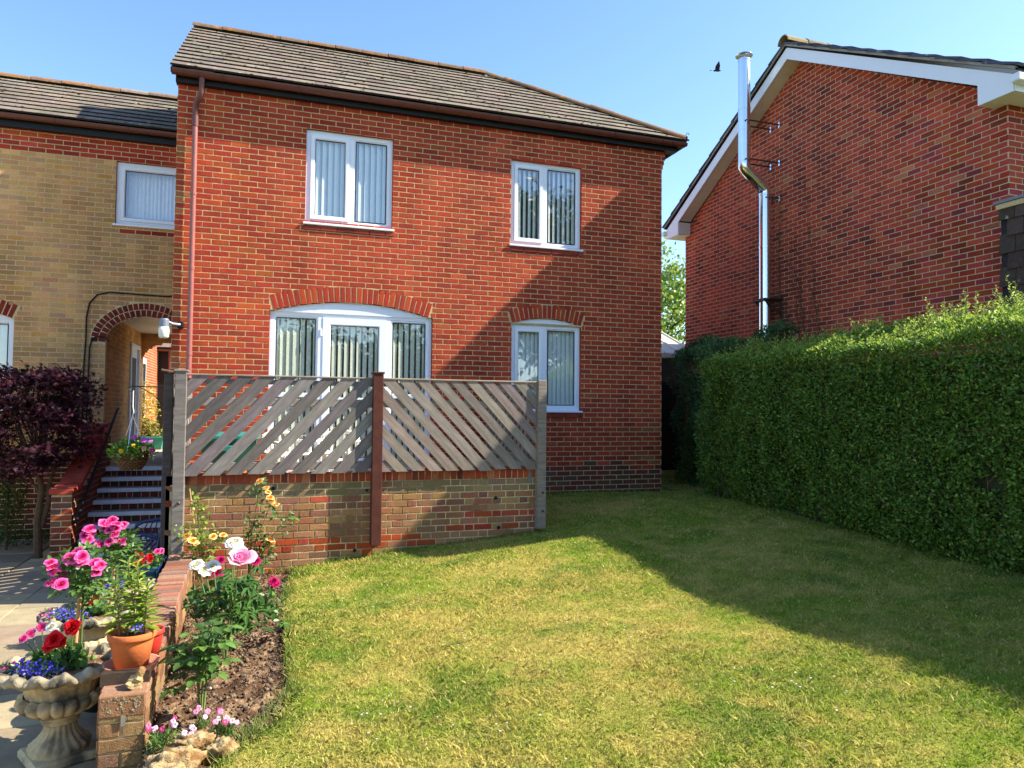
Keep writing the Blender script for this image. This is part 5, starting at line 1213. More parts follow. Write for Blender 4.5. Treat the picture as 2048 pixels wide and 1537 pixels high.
# ------------------------------------------------------------------ between the houses
def gap():
    S = thing('lean_to', 'lean-to with pale ribbed roof between the two houses', 'lean-to', (8.2, 15, 0))
    for k in range(6):
        x = 6.6 + k * .42; b = MB(); b.add([(x, 14.0, 2.88), (x + .40, 14.0, 2.88), (x + .40, 16.4, 3.85), (x, 16.4, 3.85), (x, 14.0, 2.92), (x + .40, 14.0, 2.92), (x + .40, 16.4, 3.89), (x, 16.4, 3.89)], [(3, 2, 1, 0), (4, 5, 6, 7), (0, 1, 5, 4), (1, 2, 6, 5), (3, 0, 4, 7)], lin(206, 198, 176)); b.build('roof_panel', 'paint', S)
        MB().add([(x + .395, 14.0, 2.92), (x + .43, 14.0, 2.92), (x + .43, 16.4, 3.89), (x + .395, 16.4, 3.89), (x + .40, 14.0, 2.955), (x + .425, 14.0, 2.955), (x + .425, 16.4, 3.925), (x + .40, 16.4, 3.925)], [(4, 5, 6, 7), (0, 1, 5, 4), (1, 2, 6, 5), (3, 0, 4, 7)], lin(226, 220, 204)).build('glazing_bar', 'paint', S)
    MB().bbox(6.5, 9.1, 13.86, 13.98, 2.80, 2.90, .01, lin(220, 214, 200)).build('gutter', 'paint', S)
    MB().box(6.5, 9.1, 14.0, 14.1, .2, 2.8, lin(92, 78, 64)).build('wall', 'brick', S)
    F = thing('board_fence', 'dark horizontal board fence in the gap between the houses', 'fence', (7.5, 13.6, .3))
    for k in range(15):
        z = .22 + k * .13; M = Matrix.Translation((6.0, 13.6, z)) @ Matrix.Rotation(.10, 4, 'X'); b = MB(); b.box(0, 2.5, -.012, .012, 0, .145, vary(lin(58, 48, 42), .15)); b.build('board', 'wood', F, M)
    for x in (6.05, 8.05): MB().bbox(x - .04, x + .04, 13.62, 13.70, .2, 2.25, .004, lin(64, 54, 46)).build('post', 'wood', F)
gap()
# ------------------------------------------------------------------ trees
def tree(name, lab, loc, h, cr, nclump, nleaf, ls, pal, trunk_r=.16, cz=.62, squash=.8, m='leaf', g=None):
    g = g or np.random.default_rng(int(abs(loc[0] * 13 + loc[1] * 7) * 10) % 9999); x, y, z = loc
    T = thing(name, lab, 'tree', loc); b = MB()
    C = []
    for k in range(nclump):
        d = g.normal(size=3); d /= np.linalg.norm(d); r = g.random() ** .45; C.append(np.array([x, y, z + h * cz]) + d * r * np.array([cr, cr, h * (1 - cz) * squash + .0]))
    C = np.array(C); top = Vector((x, y, z + h * cz))
    b.tube([(x, y, z), (x + .05, y, z + h * .2), (x - .04, y + .03, z + h * .42), tuple(top)], [trunk_r, trunk_r * .8, trunk_r * .6, trunk_r * .3], 9)
    for c in C[:: max(1, nclump // 22)]:
        s = Vector((x, y, z + h * float(g.uniform(.28, .5)))); e = Vector(c); mid = (s + e) / 2 + Vector((0, 0, .1 * h * .3)); b.tube([s, mid, e], [trunk_r * .35, trunk_r * .2, trunk_r * .06], 5)
    b.build('trunk', 'bark', T)
    n = nleaf; k = g.integers(0, nclump, n); sp = cr * .17 * g.uniform(.5, 1.4, nclump); P = C[k] + g.normal(size=(n, 3)) * sp[k][:, None] * np.array([1, 1, .6])
    cc = mixcol(n, pal, .2, g) * g.uniform(.75, 1.2, nclump)[k][:, None]
    link(leafmesh(P, rdir(n, -.1, g), rdir(n, .9, g), g.uniform(ls * .7, ls * 1.3, n), cc, .62, .2), 'crown', m, T)
    return T
LIME = [(3, (.26, .38, .045)), (3, (.36, .48, .07)), (1.5, (.15, .26, .04)), (1, (.48, .52, .11))]
DEEP = [(3, (.03, .07, .016)), (3, (.05, .10, .02)), (1, (.08, .14, .03))]
tree('broadleaf_tree', 'bright lime green tree glimpsed in the gap between the houses', (15.2, 27, 0), 9.6, 2.3, 80, 11000, .16, LIME, .2)
tree('broadleaf_tree', 'darker tree standing behind the lime green tree in the gap', (14.0, 33, 0), 6.8, 2.2, 50, 5000, .2, DEEP, .2)
# trees across the garden, mirrored in the upper windows
tree('garden_tree', 'tall thin-topped tree behind the viewer, mirrored in the upstairs window', (11.5, -15, 0), 14.5, 3.6, 90, 15000, .26, DEEP, .3, .58)
tree('garden_tree', 'dark full tree behind the viewer, right of the tall one', (17.5, -20, 0), 16.0, 4.6, 90, 15000, .28, DEEP, .3, .55)
tree('garden_tree', 'lower tree behind the viewer, mirrored in the patio door', (6.0, -11, 0), 7.6, 2.8, 70, 10000, .20, DEEP, .22, .5)
tree('garden_tree', 'rounded tree straight behind the viewer', (1.2, -12, 0), 6.6, 3.0, 70, 9000, .22, DEEP, .22, .48)
tree('garden_tree', 'rounded tree behind the viewer towards the paving side', (-4.2, -13, 0), 6.4, 3.0, 70, 9000, .22, DEEP, .22, .48)
# Japanese maple
def maple():
    T = thing('japanese_maple', 'dark purple Japanese maple beside the tan brick wall', 'tree', (-2.88, 10.9, -.38)); g = np.random.default_rng(3); b = MB()
    base = Vector((-2.88, 10.9, -.4))
    b.tube([base, (-2.90, 10.9, .1), (-2.86, 10.9, .50), (-2.95, 10.9, .95)], [.055, .045, .04, .02], 9); b.tube([(-2.86, 10.92, .0), (-2.78, 10.92, .35), (-2.80, 10.92, .5), (-2.68, 10.95, .95)], [.04, .032, .028, .015], 8); b.tube([(-2.87, 10.9, .45), (-2.99, 10.88, .62), (-3.05, 10.85, 1.0)], [.026, .02, .012], 7)
    C = []
    for k in range(80):
        a = g.uniform(0, 2 * np.pi); r = g.random() ** .5; zz = g.uniform(.72, 2.0); f = math.sqrt(max(.12, 1 - ((zz - 1.35) / .85) ** 2)); C.append((-3.12 + math.cos(a) * r * 1.0 * f, 10.95 + math.sin(a) * r * .75 * f, zz))
    for k in range(16): C.append((g.uniform(-3.6, -2.5), g.uniform(10.4, 11.3), g.uniform(1.85, 2.05)))
    C = np.array(C)
    for c in C[::3]: b.tube([(-2.92 + g.uniform(-.1, .1), 10.9, g.uniform(.6, 1.0)), ((c[0] - 2.9) / 2, (c[1] + 10.9) / 2, c[2] - .1), tuple(c)], [.014, .009, .004], 5)
    b.build('trunk', 'bark', T)
    n = 12500; k = g.integers(0, len(C), n); P = C[k] + g.normal(size=(n, 3)) * np.array([.15, .13, .055]); k2 = P[:, 0] < -2.16; P = P[k2]; n = len(P)
    # palmate leaves: five narrow lobes each
    N = rdir(n, 1.6, g); A0 = g.uniform(0, 6.28, n); u = np.cross(N, rdir(n, 0, g)); u /= np.linalg.norm(u, axis=1, keepdims=True); v = np.cross(N, u)
    cc = mixcol(n, [(5, (.045, .014, .023)), (3, (.062, .016, .026)), (1.5, (.095, .018, .03)), (.06, (.30, .02, .03))], .3, g); S = g.uniform(.04, .065, n)
    PP, DD, NN, SS, CC = [], [], [], [], []
    for q in range(5):
        a = -1.3 + q * .65; D = u * math.cos(a) + v * math.sin(a) - N * .25; PP.append(P); DD.append(D); NN.append(N); SS.append(S * (1 - .12 * abs(q - 2))); CC.append(cc)
    link(leafmesh(np.concatenate(PP), np.concatenate(DD), np.concatenate(NN), np.concatenate(SS), np.concatenate(CC), .26, .1), 'crown', 'leaf_matt', T)
    # green climber at the frame edge and weeds below
    S_ = thing('green_shrub', 'small green shrub at the left edge under the maple', 'shrub', (-3.5, 11.3, -.38)); n = 1500
    P = rdir(n) * (rng.random((n, 1)) ** .4) * np.array([.24, .3, .65]) + np.array([-3.42, 11.5, .3]); link(leafmesh(P, rdir(n, .4), rdir(n, .5), rng.uniform(.03, .05, n), mixcol(n, [(2, (.05, .10, .02)), (1, (.10, .15, .03))], .3), .55), 'foliage', 'leaf_matt', S_); MB().tube([(-3.42, 11.5, -.4), (-3.42, 11.5, .6)], .02, 6).build('stem', 'bark', S_)
    W = thing('low_weeds', 'low green weeds along the foot of the shaded wall', 'plant', (-3, 11.9, -.38)); n = 700; P = np.c_[rng.uniform(-4.2, -2.6, n), rng.uniform(11.6, 12.2, n), rng.uniform(-.38, -.2, n)]; link(leafmesh(P, rdir(n, 1), rdir(n, .5), rng.uniform(.03, .07, n), mixcol(n, [(2, (.05, .10, .02)), (1, (.08, .13, .03))], .3), .4), 'foliage', 'leaf_matt', W)
maple()
# ------------------------------------------------------------------ dwarf wall beside the bed
def dwarf_wall():
    W = thing('dwarf_wall', 'low brick wall edging the flower bed, lichen on its front end', 'wall', (-.75, 5.5, -.38))
    ya, yb = 4.16, 7.98; xa = (-.81, -.60); xb = (-.95, -.73); tz = .055
    c = MB(); c.add([(xa[0] + .004, ya + .004, -.45), (xa[1] - .004, ya + .004, -.45), (xb[1] - .004, yb, -.45), (xb[0] + .004, yb, -.45), (xa[0] + .004, ya + .004, tz), (xa[1] - .004, ya + .004, tz), (xb[1] - .004, yb, tz), (xb[0] + .004, yb, tz)], [(3, 2, 1, 0), (4, 5, 6, 7), (0, 1, 5, 4), (1, 2, 6, 5), (2, 3, 7, 6), (3, 0, 4, 7)]); c.build('wall_core', 'mortar_moss', W)
    PAL = [(3, lin(140, 106, 72)), (2, lin(122, 92, 70)), (2, lin(146, 116, 78)), (1, lin(120, 80, 64))]
    ang = math.atan2(xb[0] - xa[0], yb - ya)
    # front end courses
    for k in range(6):
        z = tz - .0375 - k * .075; segs = [(-.81, -.60)] if k % 2 == 0 else [(-.81, -.712), (-.702, -.60)]
        for s0, s1 in segs: V, F = brick_arrays(s1 - s0 - .004, .065, rnd, .005, .05, 1.6); link(MB().add(V, F, pick(PAL)).mesh('brick'), 'brick', 'brick', W, Matrix.Translation(((s0 + s1) / 2, ya, z)))
    L = math.hypot(yb - ya, xb[0] - xa[0])
    for side in (1, -1):
        x0 = xa[1] if side > 0 else xa[0]
        M = Matrix.Translation((x0, ya if side > 0 else yb, 0)) if False else None
        if side > 0: M = Matrix.Translation((xa[1], ya, 0)) @ Matrix.Rotation(math.pi / 2 - ang * -1, 4, 'Z')
        else: M = Matrix.Translation((xb[0], yb, 0)) @ Matrix.Rotation(-math.pi / 2 + ang * -1 * -1, 4, 'Z')
        if side > 0:
            d = Vector((xb[1] - xa[1], yb - ya, 0)).normalized(); M = Matrix(((d.x, -d.y, 0, xa[1]), (d.y, d.x, 0, ya), (0, 0, 1, 0), (0, 0, 0, 1)))
        else:
            d = Vector((xa[0] - xb[0], ya - yb, 0)).normalized(); M = Matrix(((d.x, -d.y, 0, xb[0]), (d.y, d.x, 0, yb), (0, 0, 1, 0), (0, 0, 0, 1)))
        wall_of_bricks(W, course_bricks(lambda v: [(0, L)], tz - 6 * .075, tz, lambda u, v: pick(PAL)), 'brick', M, 110 if side > 0 else 0, lambda b: -b[0] + b[1] * 3, rough=2., proud=.006)
    # brick on edge top
    n = int((yb - ya) / .075)
    for k in range(n):
        t = (k + .5) / n; y = ya + t * (yb - ya); x0 = xa[0] + t * (xb[0] - xa[0]) - .006; x1 = xa[1] + t * (xb[1] - xa[1]) + .006
        b = MB(); h = tz + .065 + rnd.uniform(-.006, .006); b.bbox(x0 + rnd.uniform(-.006, .006), x1 + rnd.uniform(-.006, .006), y - .0345, y + .0345, tz - .03, h, .007, pick([(3, lin(146, 98, 76)), (2, lin(132, 90, 72)), (2, lin(158, 120, 96)), (1, lin(128, 98, 82))])); b.build('top_brick', 'brick', W)
    # lichen patches on the front bricks
    Lc = MB()
    for k in range(60):
        x = rnd.uniform(-.80, -.61); z = rnd.gauss(.075, .03); r = rnd.uniform(.002, .010)
        if -.80 < x < -.61 and .02 < z < .112: Lc.add([(x + r * rnd.uniform(.5, 1.3) * math.cos(a), ya - .0105 - rnd.random() * .002, z + r * rnd.uniform(.7, 1.2) * math.sin(a)) for a in np.linspace(0, 6.28, 9, endpoint=False)], [tuple(range(9))], vary(lin(156, 138, 108), .12))
    V, F = brick_arrays(.21, .105, rnd, .008, .05, 1.6); link(MB().add(V, F, lin(146, 106, 74)).mesh('end_brick'), 'end_brick', 'brick', W, Matrix.Translation((-.705, ya - .001, .065)))
    Lc.build('lichen', 'moss', W); MB().box(-.705, -.683, ya - .016, ya - .010, -.035, .02).build('metal_tag', 'steel', W)
dwarf_wall()
# ------------------------------------------------------------------ urns
def urn(x, y, lab, s=1., rot=0.):
    U = thing('stone_urn', lab, 'urn', (x, y, -.38), 'stone urns beside the low wall'); M = Matrix.Translation((x, y, -.38)) @ Matrix.Rotation(rot, 4, 'Z') @ Matrix.Scale(s, 4)
    MB().bbox(-.155, .155, -.155, .155, 0, .05, .012).build('plinth', 'stone', U, M)
    fl = lambda n, amp, i0, i1: (lambda i, a, r, z: (r * (1 + amp * abs(math.sin(n * a / 2))) if i0 <= i <= i1 else r, z))
    MB().lathe([(.14, .05), (.142, .065), (.13, .085), (.10, .11), (.075, .145), (.066, .175), (.07, .19), (.085, .195), (.088, .207), (.08, .215), (.082, .222), (.10, .228), (.10, .24), (.05, .245)], n=72, mod=fl(18, .14, 2, 5), cap=False).build('pedestal', 'stone', U, M, True)
    # gadrooned lower bowl
    MB().lathe([(.05, .24), (.10, .243), (.15, .262), (.188, .292), (.197, .318), (.188, .338), (.17, .345)], n=216, mod=lambda i, a, r, z: (r * ((.91 + .14 * abs(math.sin(9 * a)) ** .5) if 1 <= i <= 5 else 1), z + (.008 * abs(math.sin(9 * a)) if i >= 5 else 0)), cap=False).build('gadrooned_bowl', 'stone', U, M, True)
    MB().lathe([(.16, .342), (.163, .36), (.168, .39), (.18, .425), (.205, .452), (.235, .463)], n=96, mod=lambda i, a, r, z: (r * (1 + .012 * math.sin(24 * a)), z), cap=False).build('bowl_side', 'stone', U, M, True)
    g = random.Random(int(x * 100)); ph = g.random() * 6
    MB().lathe([(.225, .452), (.262, .452), (.285, .465), (.288, .488), (.272, .502), (.25, .507), (.235, .50), (.225, .48), (.215, .46)], n=168,
        mod=lambda i, a, r, z: (r * (1 + .030 * math.sin(14 * a + ph + i * .35) + .016 * math.sin(42 * a + i)) , z + .012 * math.sin(14 * a + ph + 1 + i * .3) * (1 if 1 < i < 7 else .3) + .004 * math.sin(31 * a)), cap=False).build('carved_rim', 'stone_rim', U, M, True)
    MB().lathe([(.225, .47), (.15, .485), (.07, .48), (0, .49)], n=24, mod=lambda i, a, r, z: (r, z + rnd.uniform(-.008, .008)), cap=False).build('compost', 'soil', U, M)
urn(-1.10, 4.68, 'nearest stone urn, full pedestal showing, with red and blue flowers', 1.07, .5)
urn(-1.20, 5.78, 'second stone urn, its foot hidden behind the nearest urn', 1.06, .3)
urn(-1.17, 6.85, 'third and farthest stone urn, mostly hidden by plants', .92, .2)
# ------------------------------------------------------------------ flowers
_bl = {}
def bloom_mesh(kind, cols, n=30, r=1., cup=1., key=None):
    """double flower of unit radius about local +Z"""
    k = (kind, key)
    if k in _bl: return _bl[k]
    b = MB(); g = random.Random(hash(key) % 1000 if key else 3)
    for i in range(n):
        t = (i + .5) / n; a = i * 2.399; open_ = (.25 + 1.05 * t) * cup; s = .42 + .45 * t; rad0 = .05 + .22 * t
        out = Vector((math.cos(a), math.sin(a), 0)); sd = Vector((-math.sin(a), math.cos(a), 0)); up = Vector((0, 0, 1)); V = []
        for v in (0, .45, .8, 1.):
            th = open_ * (.35 + .75 * v); p = out * (rad0 + s * v * math.sin(th)) + up * (s * v * math.cos(th) * .75 + .06 * (1 - t)); w = s * (.22, .52, .5, .26)[(0, .45, .8, 1.).index(v)]
            for u in (-1, 0, 1): V.append(p + sd * w * u - out * abs(u) * .10 * v + up * (abs(u) * .05 * v + g.uniform(-.03, .03)))
        F = [(r_ * 3 + c, r_ * 3 + c + 1, r_ * 3 + c + 4, r_ * 3 + c + 3) for r_ in range(3) for c in range(2)]
        b.add(V, F, vary(cols[min(len(cols) - 1, int(t * len(cols)))], .12, g))
    _bl[k] = b.mesh('bloom', True); return _bl[k]
def put_bloom(parent, p, r, me, tilt=None, name='bloom'):
    d = Vector(tilt or (rnd.uniform(-.5, .5), rnd.uniform(-.9, -.2), rnd.uniform(.5, 1.1))).normalized()
    M = Matrix.Translation(p) @ d.to_track_quat('Z', 'Y').to_matrix().to_4x4() @ Matrix.Rotation(rnd.random() * 6, 4, 'Z') @ Matrix.Scale(r, 4); return link(me, name, 'petal', parent, M)
PINK = lambda k: bloom_mesh('rose', [lin(222, 42, 120), lin(236, 74, 150), lin(242, 112, 172)], 26, key='p%d' % k)
CRIM = lambda k: bloom_mesh('rose', [lin(160, 8, 70), lin(196, 20, 96), lin(210, 34, 112)], 30, key='c%d' % k)
YEL = lambda k: bloom_mesh('rose', [lin(242, 164, 50), lin(246, 188, 84), lin(250, 216, 146)], 30, key='y%d' % k)
WHT = bloom_mesh('rose', [lin(240, 236, 206), lin(246, 244, 232)], 46, key='w')
PEO = bloom_mesh('peony', [lin(236, 150, 190), lin(240, 176, 206), lin(246, 200, 220)], 14, cup=.62, key='peo')
RED = lambda k: bloom_mesh('rose', [lin(206, 10, 24), lin(226, 22, 34)], 34, cup=.85, key='r%d' % k)
_lf = {}
def leaf_var(key, pal, asp=.55, fold=.3, droop=.15):
    if key not in _lf:
        _lf[key] = [leafmesh([(0, 0, 0)], [(1, 0, 0)], [(0, 0, 1)], [1.], [vary(pick(pal), .1)], asp, fold, 'leaf', droop) for _ in range(7)]
    return _lf[key]
def put_leaf(parent, p, d, nrm, s, mv, m='leaf'):
    d = Vector(d).normalized(); nn = Vector(nrm); w_ = nn.cross(d)
    if w_.length < 1e-4: w_ = d.orthogonal()
    w_.normalize(); nn = d.cross(w_)
    M = Matrix(((d.x, w_.x, nn.x, p[0]), (d.y, w_.y, nn.y, p[1]), (d.z, w_.z, nn.z, p[2]), (0, 0, 0, 1))) @ Matrix.Scale(s, 4); link(rnd.choice(mv), 'leaf', m, parent, M)
GREEN = [(3, (.075, .16, .034)), (3, (.10, .20, .042)), (1, (.14, .26, .055))]
YGREEN = [(3, (.23, .34, .045)), (2, (.31, .42, .06)), (1, (.15, .25, .04))]
def compound(parent, p, d, s, mv, n=5):
    d = Vector(d).normalized(); side = d.cross(Vector((0, 0, 1)));  side = side.normalized() if side.length > .01 else Vector((1, 0, 0)); nrm = side.cross(d); P = Vector(p)
    for k in range(n):
        t = (k // 2 + 1) * .55 * s
        if k == n - 1: put_leaf(parent, P + d * s * 1.25, d + Vector((0, 0, -.15)), nrm + Vector((0, 0, .3)), s, mv)
        else:
            sg = 1 if k % 2 else -1; put_leaf(parent, P + d * t, d * .55 + side * sg, nrm + Vector((rnd.uniform(-.2, .2), rnd.uniform(-.3, .1), .3)), s * .85, mv)
def florets(parent, C, rads, n, r, cols, name='flowers', up=.5, flat=1.):
    """joined little five-petal flowers"""
    g = rng; k = g.integers(0, len(C), n); P = np.array(C)[k] + rdir(n, .2) * (g.random((n, 1)) ** .4) * np.array(rads)
    N = rdir(n, up) + np.array([0, -.8, .5]); N /= np.linalg.norm(N, axis=1, keepdims=True); u = np.cross(N, rdir(n)); u /= np.linalg.norm(u, axis=1, keepdims=True); v = np.cross(N, u); m = 10
    a = np.linspace(0, 2 * np.pi, m, endpoint=False); rr = np.where(np.arange(m) % 2 == 0, 1., .5)[None] * (r * g.uniform(.7, 1.3, (n, 1)))
    V = P[:, None] + (u[:, None] * np.cos(a)[None, :, None] + v[:, None] * np.sin(a)[None, :, None]) * rr[..., None]
    F = np.arange(n)[:, None] * m + np.arange(m)[None]; c = mixcol(n, cols, .18)
    o = link(npmesh(name, V.reshape(-1, 3), F, c), name, 'petal', parent); tag(o, kind='stuff'); return o
def cloud(parent, C, rads, n, smin, smax, pal, asp=.5, m='leaf', up=.5, name='foliage'):
    k = rng.integers(0, len(C), n); P = np.array(C)[k] + rdir(n) * (rng.random((n, 1)) ** .4) * np.array(rads); o = link(leafmesh(P, rdir(n, up), rdir(n, .8), rng.uniform(smin, smax, n), mixcol(n, pal, .25), asp), name, m, parent); return o
def rose_standard(x, y, z, h, blooms, lab, ext, nb=1):
    R = thing('standard_rose', lab, 'rose', (x, y, z), 'standard roses in the urns'); top = z + h
    MB().tube([(x - .02, y, z), (x, y, top)], .011, 8, lin(196, 150, 96)).build('cane', 'stem', R, smooth=True)
    MB().tube([(x + .01, y + .012, z), (x + .015, y + .012, top), (x + .02, y, top + .12)], .007, 6, (.10, .14, .04)).build('stem', 'stem', R, smooth=True)
    mv = leaf_var('stdrose', GREEN + [(2, (.11, .20, .05))]); c = Vector(((ext[0] + ext[1]) / 2, y, (ext[2] + ext[3]) / 2))
    st = MB()
    for k in range(58):
        d = Vector((rnd.gauss(0, 1), rnd.gauss(0, 1), rnd.gauss(0, .8))).normalized(); rr = rnd.uniform(.45, 1.) 
        p = c + Vector((d.x * (ext[1] - ext[0]) / 2 * rr, d.y * .15 * rr, d.z * (ext[3] - ext[2]) / 2 * rr))
        if k % 4 == 0: st.tube([(x, y, top + .02), tuple((Vector((x, y, top + .05)) + p) / 2), tuple(p)], [.003, .002, .001], 4, (.10, .15, .04))
        compound(R, p, d + Vector((0, -.3, .3)), rnd.uniform(.036, .052), mv, 5)
    st.build('branches', 'stem', R)
    cloud(R, [tuple(c), tuple(c + Vector((.06, 0, -.04))), tuple(c + Vector((-.06, 0, .03)))], ((ext[1] - ext[0]) * .42, .13, (ext[3] - ext[2]) * .45), 420, .03, .05, GREEN, .6)
    for i, p in enumerate(blooms): put_bloom(R, (p[0] + rnd.uniform(-.01, .01), p[1] - .10 + rnd.uniform(-.05, .04), p[2]), rnd.uniform(.036, .047), PINK(i % 4))
    for i, p in enumerate(blooms[::2]): put_bloom(R, (p[0] + rnd.uniform(-.04, .04), p[1] - .09 + rnd.uniform(-.05, .04), p[2] + rnd.uniform(-.03, .03)), rnd.uniform(.026, .042), PINK(i % 4))
rose_standard(-1.05, 4.80, .10, .38, [(-1.05, 4.78, .75), (-1.01, 4.78, .74), (-1.03, 4.78, .70), (-1.08, 4.8, .73), (-1.15, 4.78, .69), (-1.17, 4.78, .66), (-1.13, 4.78, .63), (-1.10, 4.7, .60), (-.95, 4.78, .69), (-.92, 4.78, .68), (-.93, 4.8, .65), (-1.18, 4.78, .71)], 'shorter standard rose with pink blooms in the nearest urn', (-1.19, -.88, .46, .76))
rose_standard(-1.07, 5.88, .10, .42, [(-1.2, 5.85, .73), (-1.12, 5.85, .72), (-1.05, 5.85, .75), (-1.03, 5.85, .69), (-1.16, 5.85, .62), (-1.08, 5.85, .64), (-1.13, 5.85, .76), (-1.2, 5.85, .66), (-1.03, 5.85, .62), (-1.07, 5.85, .72), (-1.01, 5.85, .74), (-1.08, 5.9, .78), (-1.22, 5.85, .69)], 'taller standard rose with bright pink blooms in the second urn', (-1.20, -.92, .48, .70))
BLUE = [(3, lin(86, 70, 216)), (2, lin(112, 100, 232)), (1, lin(70, 54, 190)), (.5, lin(160, 150, 240))]
def urn_planting(x, y, z, tagw, reds, seed):
    L = thing('lobelia', 'blue lobelia spilling over the rim of the %s urn' % tagw, 'lobelia', (x - .13, y - .1, z)); C = [(x - .15, y - .13, z + .06), (x - .08, y - .16, z + .06), (x - .03, y - .17, z + .05)]
    cloud(L, C, (.07, .06, .05), 300, .015, .03, GREEN, .4); florets(L, C, (.085, .07, .06), 260, .0085, BLUE)
    V = thing('verbena', 'pink and purple trailing verbena on the left of the %s urn' % tagw, 'verbena', (x - .22, y - .05, z)); C = [(x - .24, y - .06, z + .05), (x - .22, y - .12, z + .04)]; cloud(V, C, (.05, .06, .04), 150, .015, .03, GREEN, .4); florets(V, C, (.06, .06, .05), 60, .010, [(2, lin(222, 70, 150)), (1, lin(190, 80, 200)), (1, lin(236, 120, 130))])
    G = thing('geranium', 'scarlet geranium with rounded leaves in the %s urn' % tagw, 'geranium', (x + .06, y, z)); C = [(x + .04, y - .06, z + .07), (x + .10, y - .02, z + .05), (x, y + .02, z + .08)]
    cloud(G, C, (.085, .09, .07), 170, .03, .05, GREEN, 1.0, 'leaf_matt', .7)
    st = MB()
    for i, (dx, dy, dz, r) in enumerate(reds): st.tube([(x + .04, y, z + .05), (x + dx, y + dy, z + dz - .02)], .003, 4, (.12, .16, .05)); put_bloom(G, (x + dx, y + dy, z + dz), r, RED(i % 3), (-.2, -.8, .5), 'flower_head')
    st.build('stems', 'stem', G)
urn_planting(-1.10, 4.68, .105, 'nearest', [(-.01, -.12, .21, .050), (.06, -.05, .25, .050), (-.03, -.13, .18, .04), (.02, -.11, .19, .036)], 1)
urn_planting(-1.20, 5.78, .105, 'second', [(.05, -.02, .15, .034), (.02, -.06, .13, .03), (.08, -.03, .24, .022)], 2)
urn_planting(-1.17, 6.85, .07, 'third', [(.14, -.05, .22, .03), (.20, -.02, .22, .03), (.10, -.08, .20, .03)], 3)
def extra_pinks():
    G = thing('pink_geranium', 'pale pink and white geranium heads at the back of the nearest urn', 'geranium', (-1.2, 4.72, .1)); C = [(-1.2, 4.72, .16)]; cloud(G, C, (.07, .07, .06), 70, .03, .045, GREEN, 1., 'leaf_matt'); st = MB()
    for p, me, r in (((-1.25, 4.66, .33), PINK(0), .028), ((-1.20, 4.66, .36), PINK(1), .030), ((-1.15, 4.64, .36), WHT, .030), ((-1.13, 4.64, .33), WHT, .028), ((-1.28, 4.64, .31), PINK(2), .026)):
        st.tube([(-1.2, 4.72, .13), p], .003, 4, (.12, .16, .05)); put_bloom(G, p, r, me, (-.2, -.8, .6), 'flower_head')
    st.build('stems', 'stem', G)
extra_pinks()
# lily pot on the wall with saucer, slate and figure
def wall_pots():
    S = MB().lathe([(0, 0), (.115, 0), (.138, .045), (.142, .05), (.134, .05), (.112, .012), (0, .012)], n=40, cap=False); tag(S.build('pot_saucer', 'terracotta_pale', None, Matrix.Translation((-.715, 4.47, .135)), True), 'pale terracotta saucer under the lily pot on the wall', 'saucer')
    pot_at(-.715, 4.47, .150, .123, .205, 'terracotta', 'terracotta pot of lilies standing on the low wall')
    P = pot_at(-.662, 4.70, .125, .08, .17, 'plastic_red', 'bright red pot tucked behind the lily pot', True)
    sl = MB(); sl.box(-.835, -.60, 4.30, 4.36, .12, .185); sl.bbox(-.82, -.61, 4.33, 4.60, .12, .138, .004); tag(sl.build('slate', 'steel_dark'), 'dark slate piece wedged under the saucer', 'slate')
    for f in (): pass
    g = MB(); prof = [(.034, 0), (.038, .012), (.030, .03), (.033, .05), (.022, .066), (.026, .085), (.018, .104), (.006, .112)]
    g.lathe(prof, n=12, mod=lambda i, a, r, z: (r * (1 + .22 * math.sin(2 * a + i) + .15 * math.sin(3 * a + 2 * i)), z), cap=True); tag(g.build('garden_figure', 'rock', None, Matrix.Translation((-.67, 4.225, .125)) @ Matrix.Rotation(.45, 4, 'Y') @ Matrix.Rotation(-.2, 4, 'X')), 'small broken stone figure leaning on the wall end', 'ornament')
    L = thing('lily', 'leafy yellow green lilies in the terracotta pot', 'lily', (-.715, 4.47, .34)); mv = leaf_var('lily', YGREEN, .24, .3, .3); st = MB()
    for (x0, y0, x1, y1, z1) in ((-.775, 4.45, -.79, 4.43, .62), (-.69, 4.46, -.745, 4.47, .74), (-.665, 4.47, -.70, 4.46, .72), (-.655, 4.46, -.64, 4.44, .60)):
        n = 46; z0 = .335; pts = []
        for i in range(n):
            t = i / (n - 1); p = Vector((x0 + (x1 - x0) * t, y0 + (y1 - y0) * t, z0 + (z1 - z0) * t)); pts.append(p)
            if i > 4: a = i * 2.4; put_leaf(L, p, (math.cos(a), math.sin(a), .75 - .5 * (1 - t)), (0, 0, 1), .105 * (1.1 - .45 * t), mv)
        st.tube(pts, [.006 - .003 * i / n for i in range(n)], 6, (.22, .14, .06))
    st.build('stems', 'stem', L)
    B = thing('lobelia', 'pale blue lobelia at the foot of the lilies', 'lobelia', (-.68, 4.42, .35)); C = [(-.68, 4.41, .385), (-.67, 4.5, .44)]; cloud(B, C, (.035, .04, .03), 60, .015, .03, GREEN, .4); florets(B, C, (.035, .04, .03), 60, .009, [(2, lin(130, 120, 236)), (1, lin(160, 150, 240))])
    # upside urn shard: pale stone disc between the pots
    bk = MB(); bk.bbox(-.98, -.90, 4.98, 5.19, -.375, -.31, .006, lin(176, 98, 58)); tag(bk.build('loose_brick', 'brick_smooth'), 'loose orange brick on the paving behind the nearest urn', 'brick')
    d = MB().lathe([(0, 0), (.12, 0), (.165, .10), (.17, .24), (.16, .25), (.15, .235), (0, .23)], n=28, cap=False); tag(d.build('black_tub', 'black_metal', None, Matrix.Translation((-.99, 5.22, -.31)), True), 'black plastic tub in the shade beside the low wall', 'tub')
wall_pots()
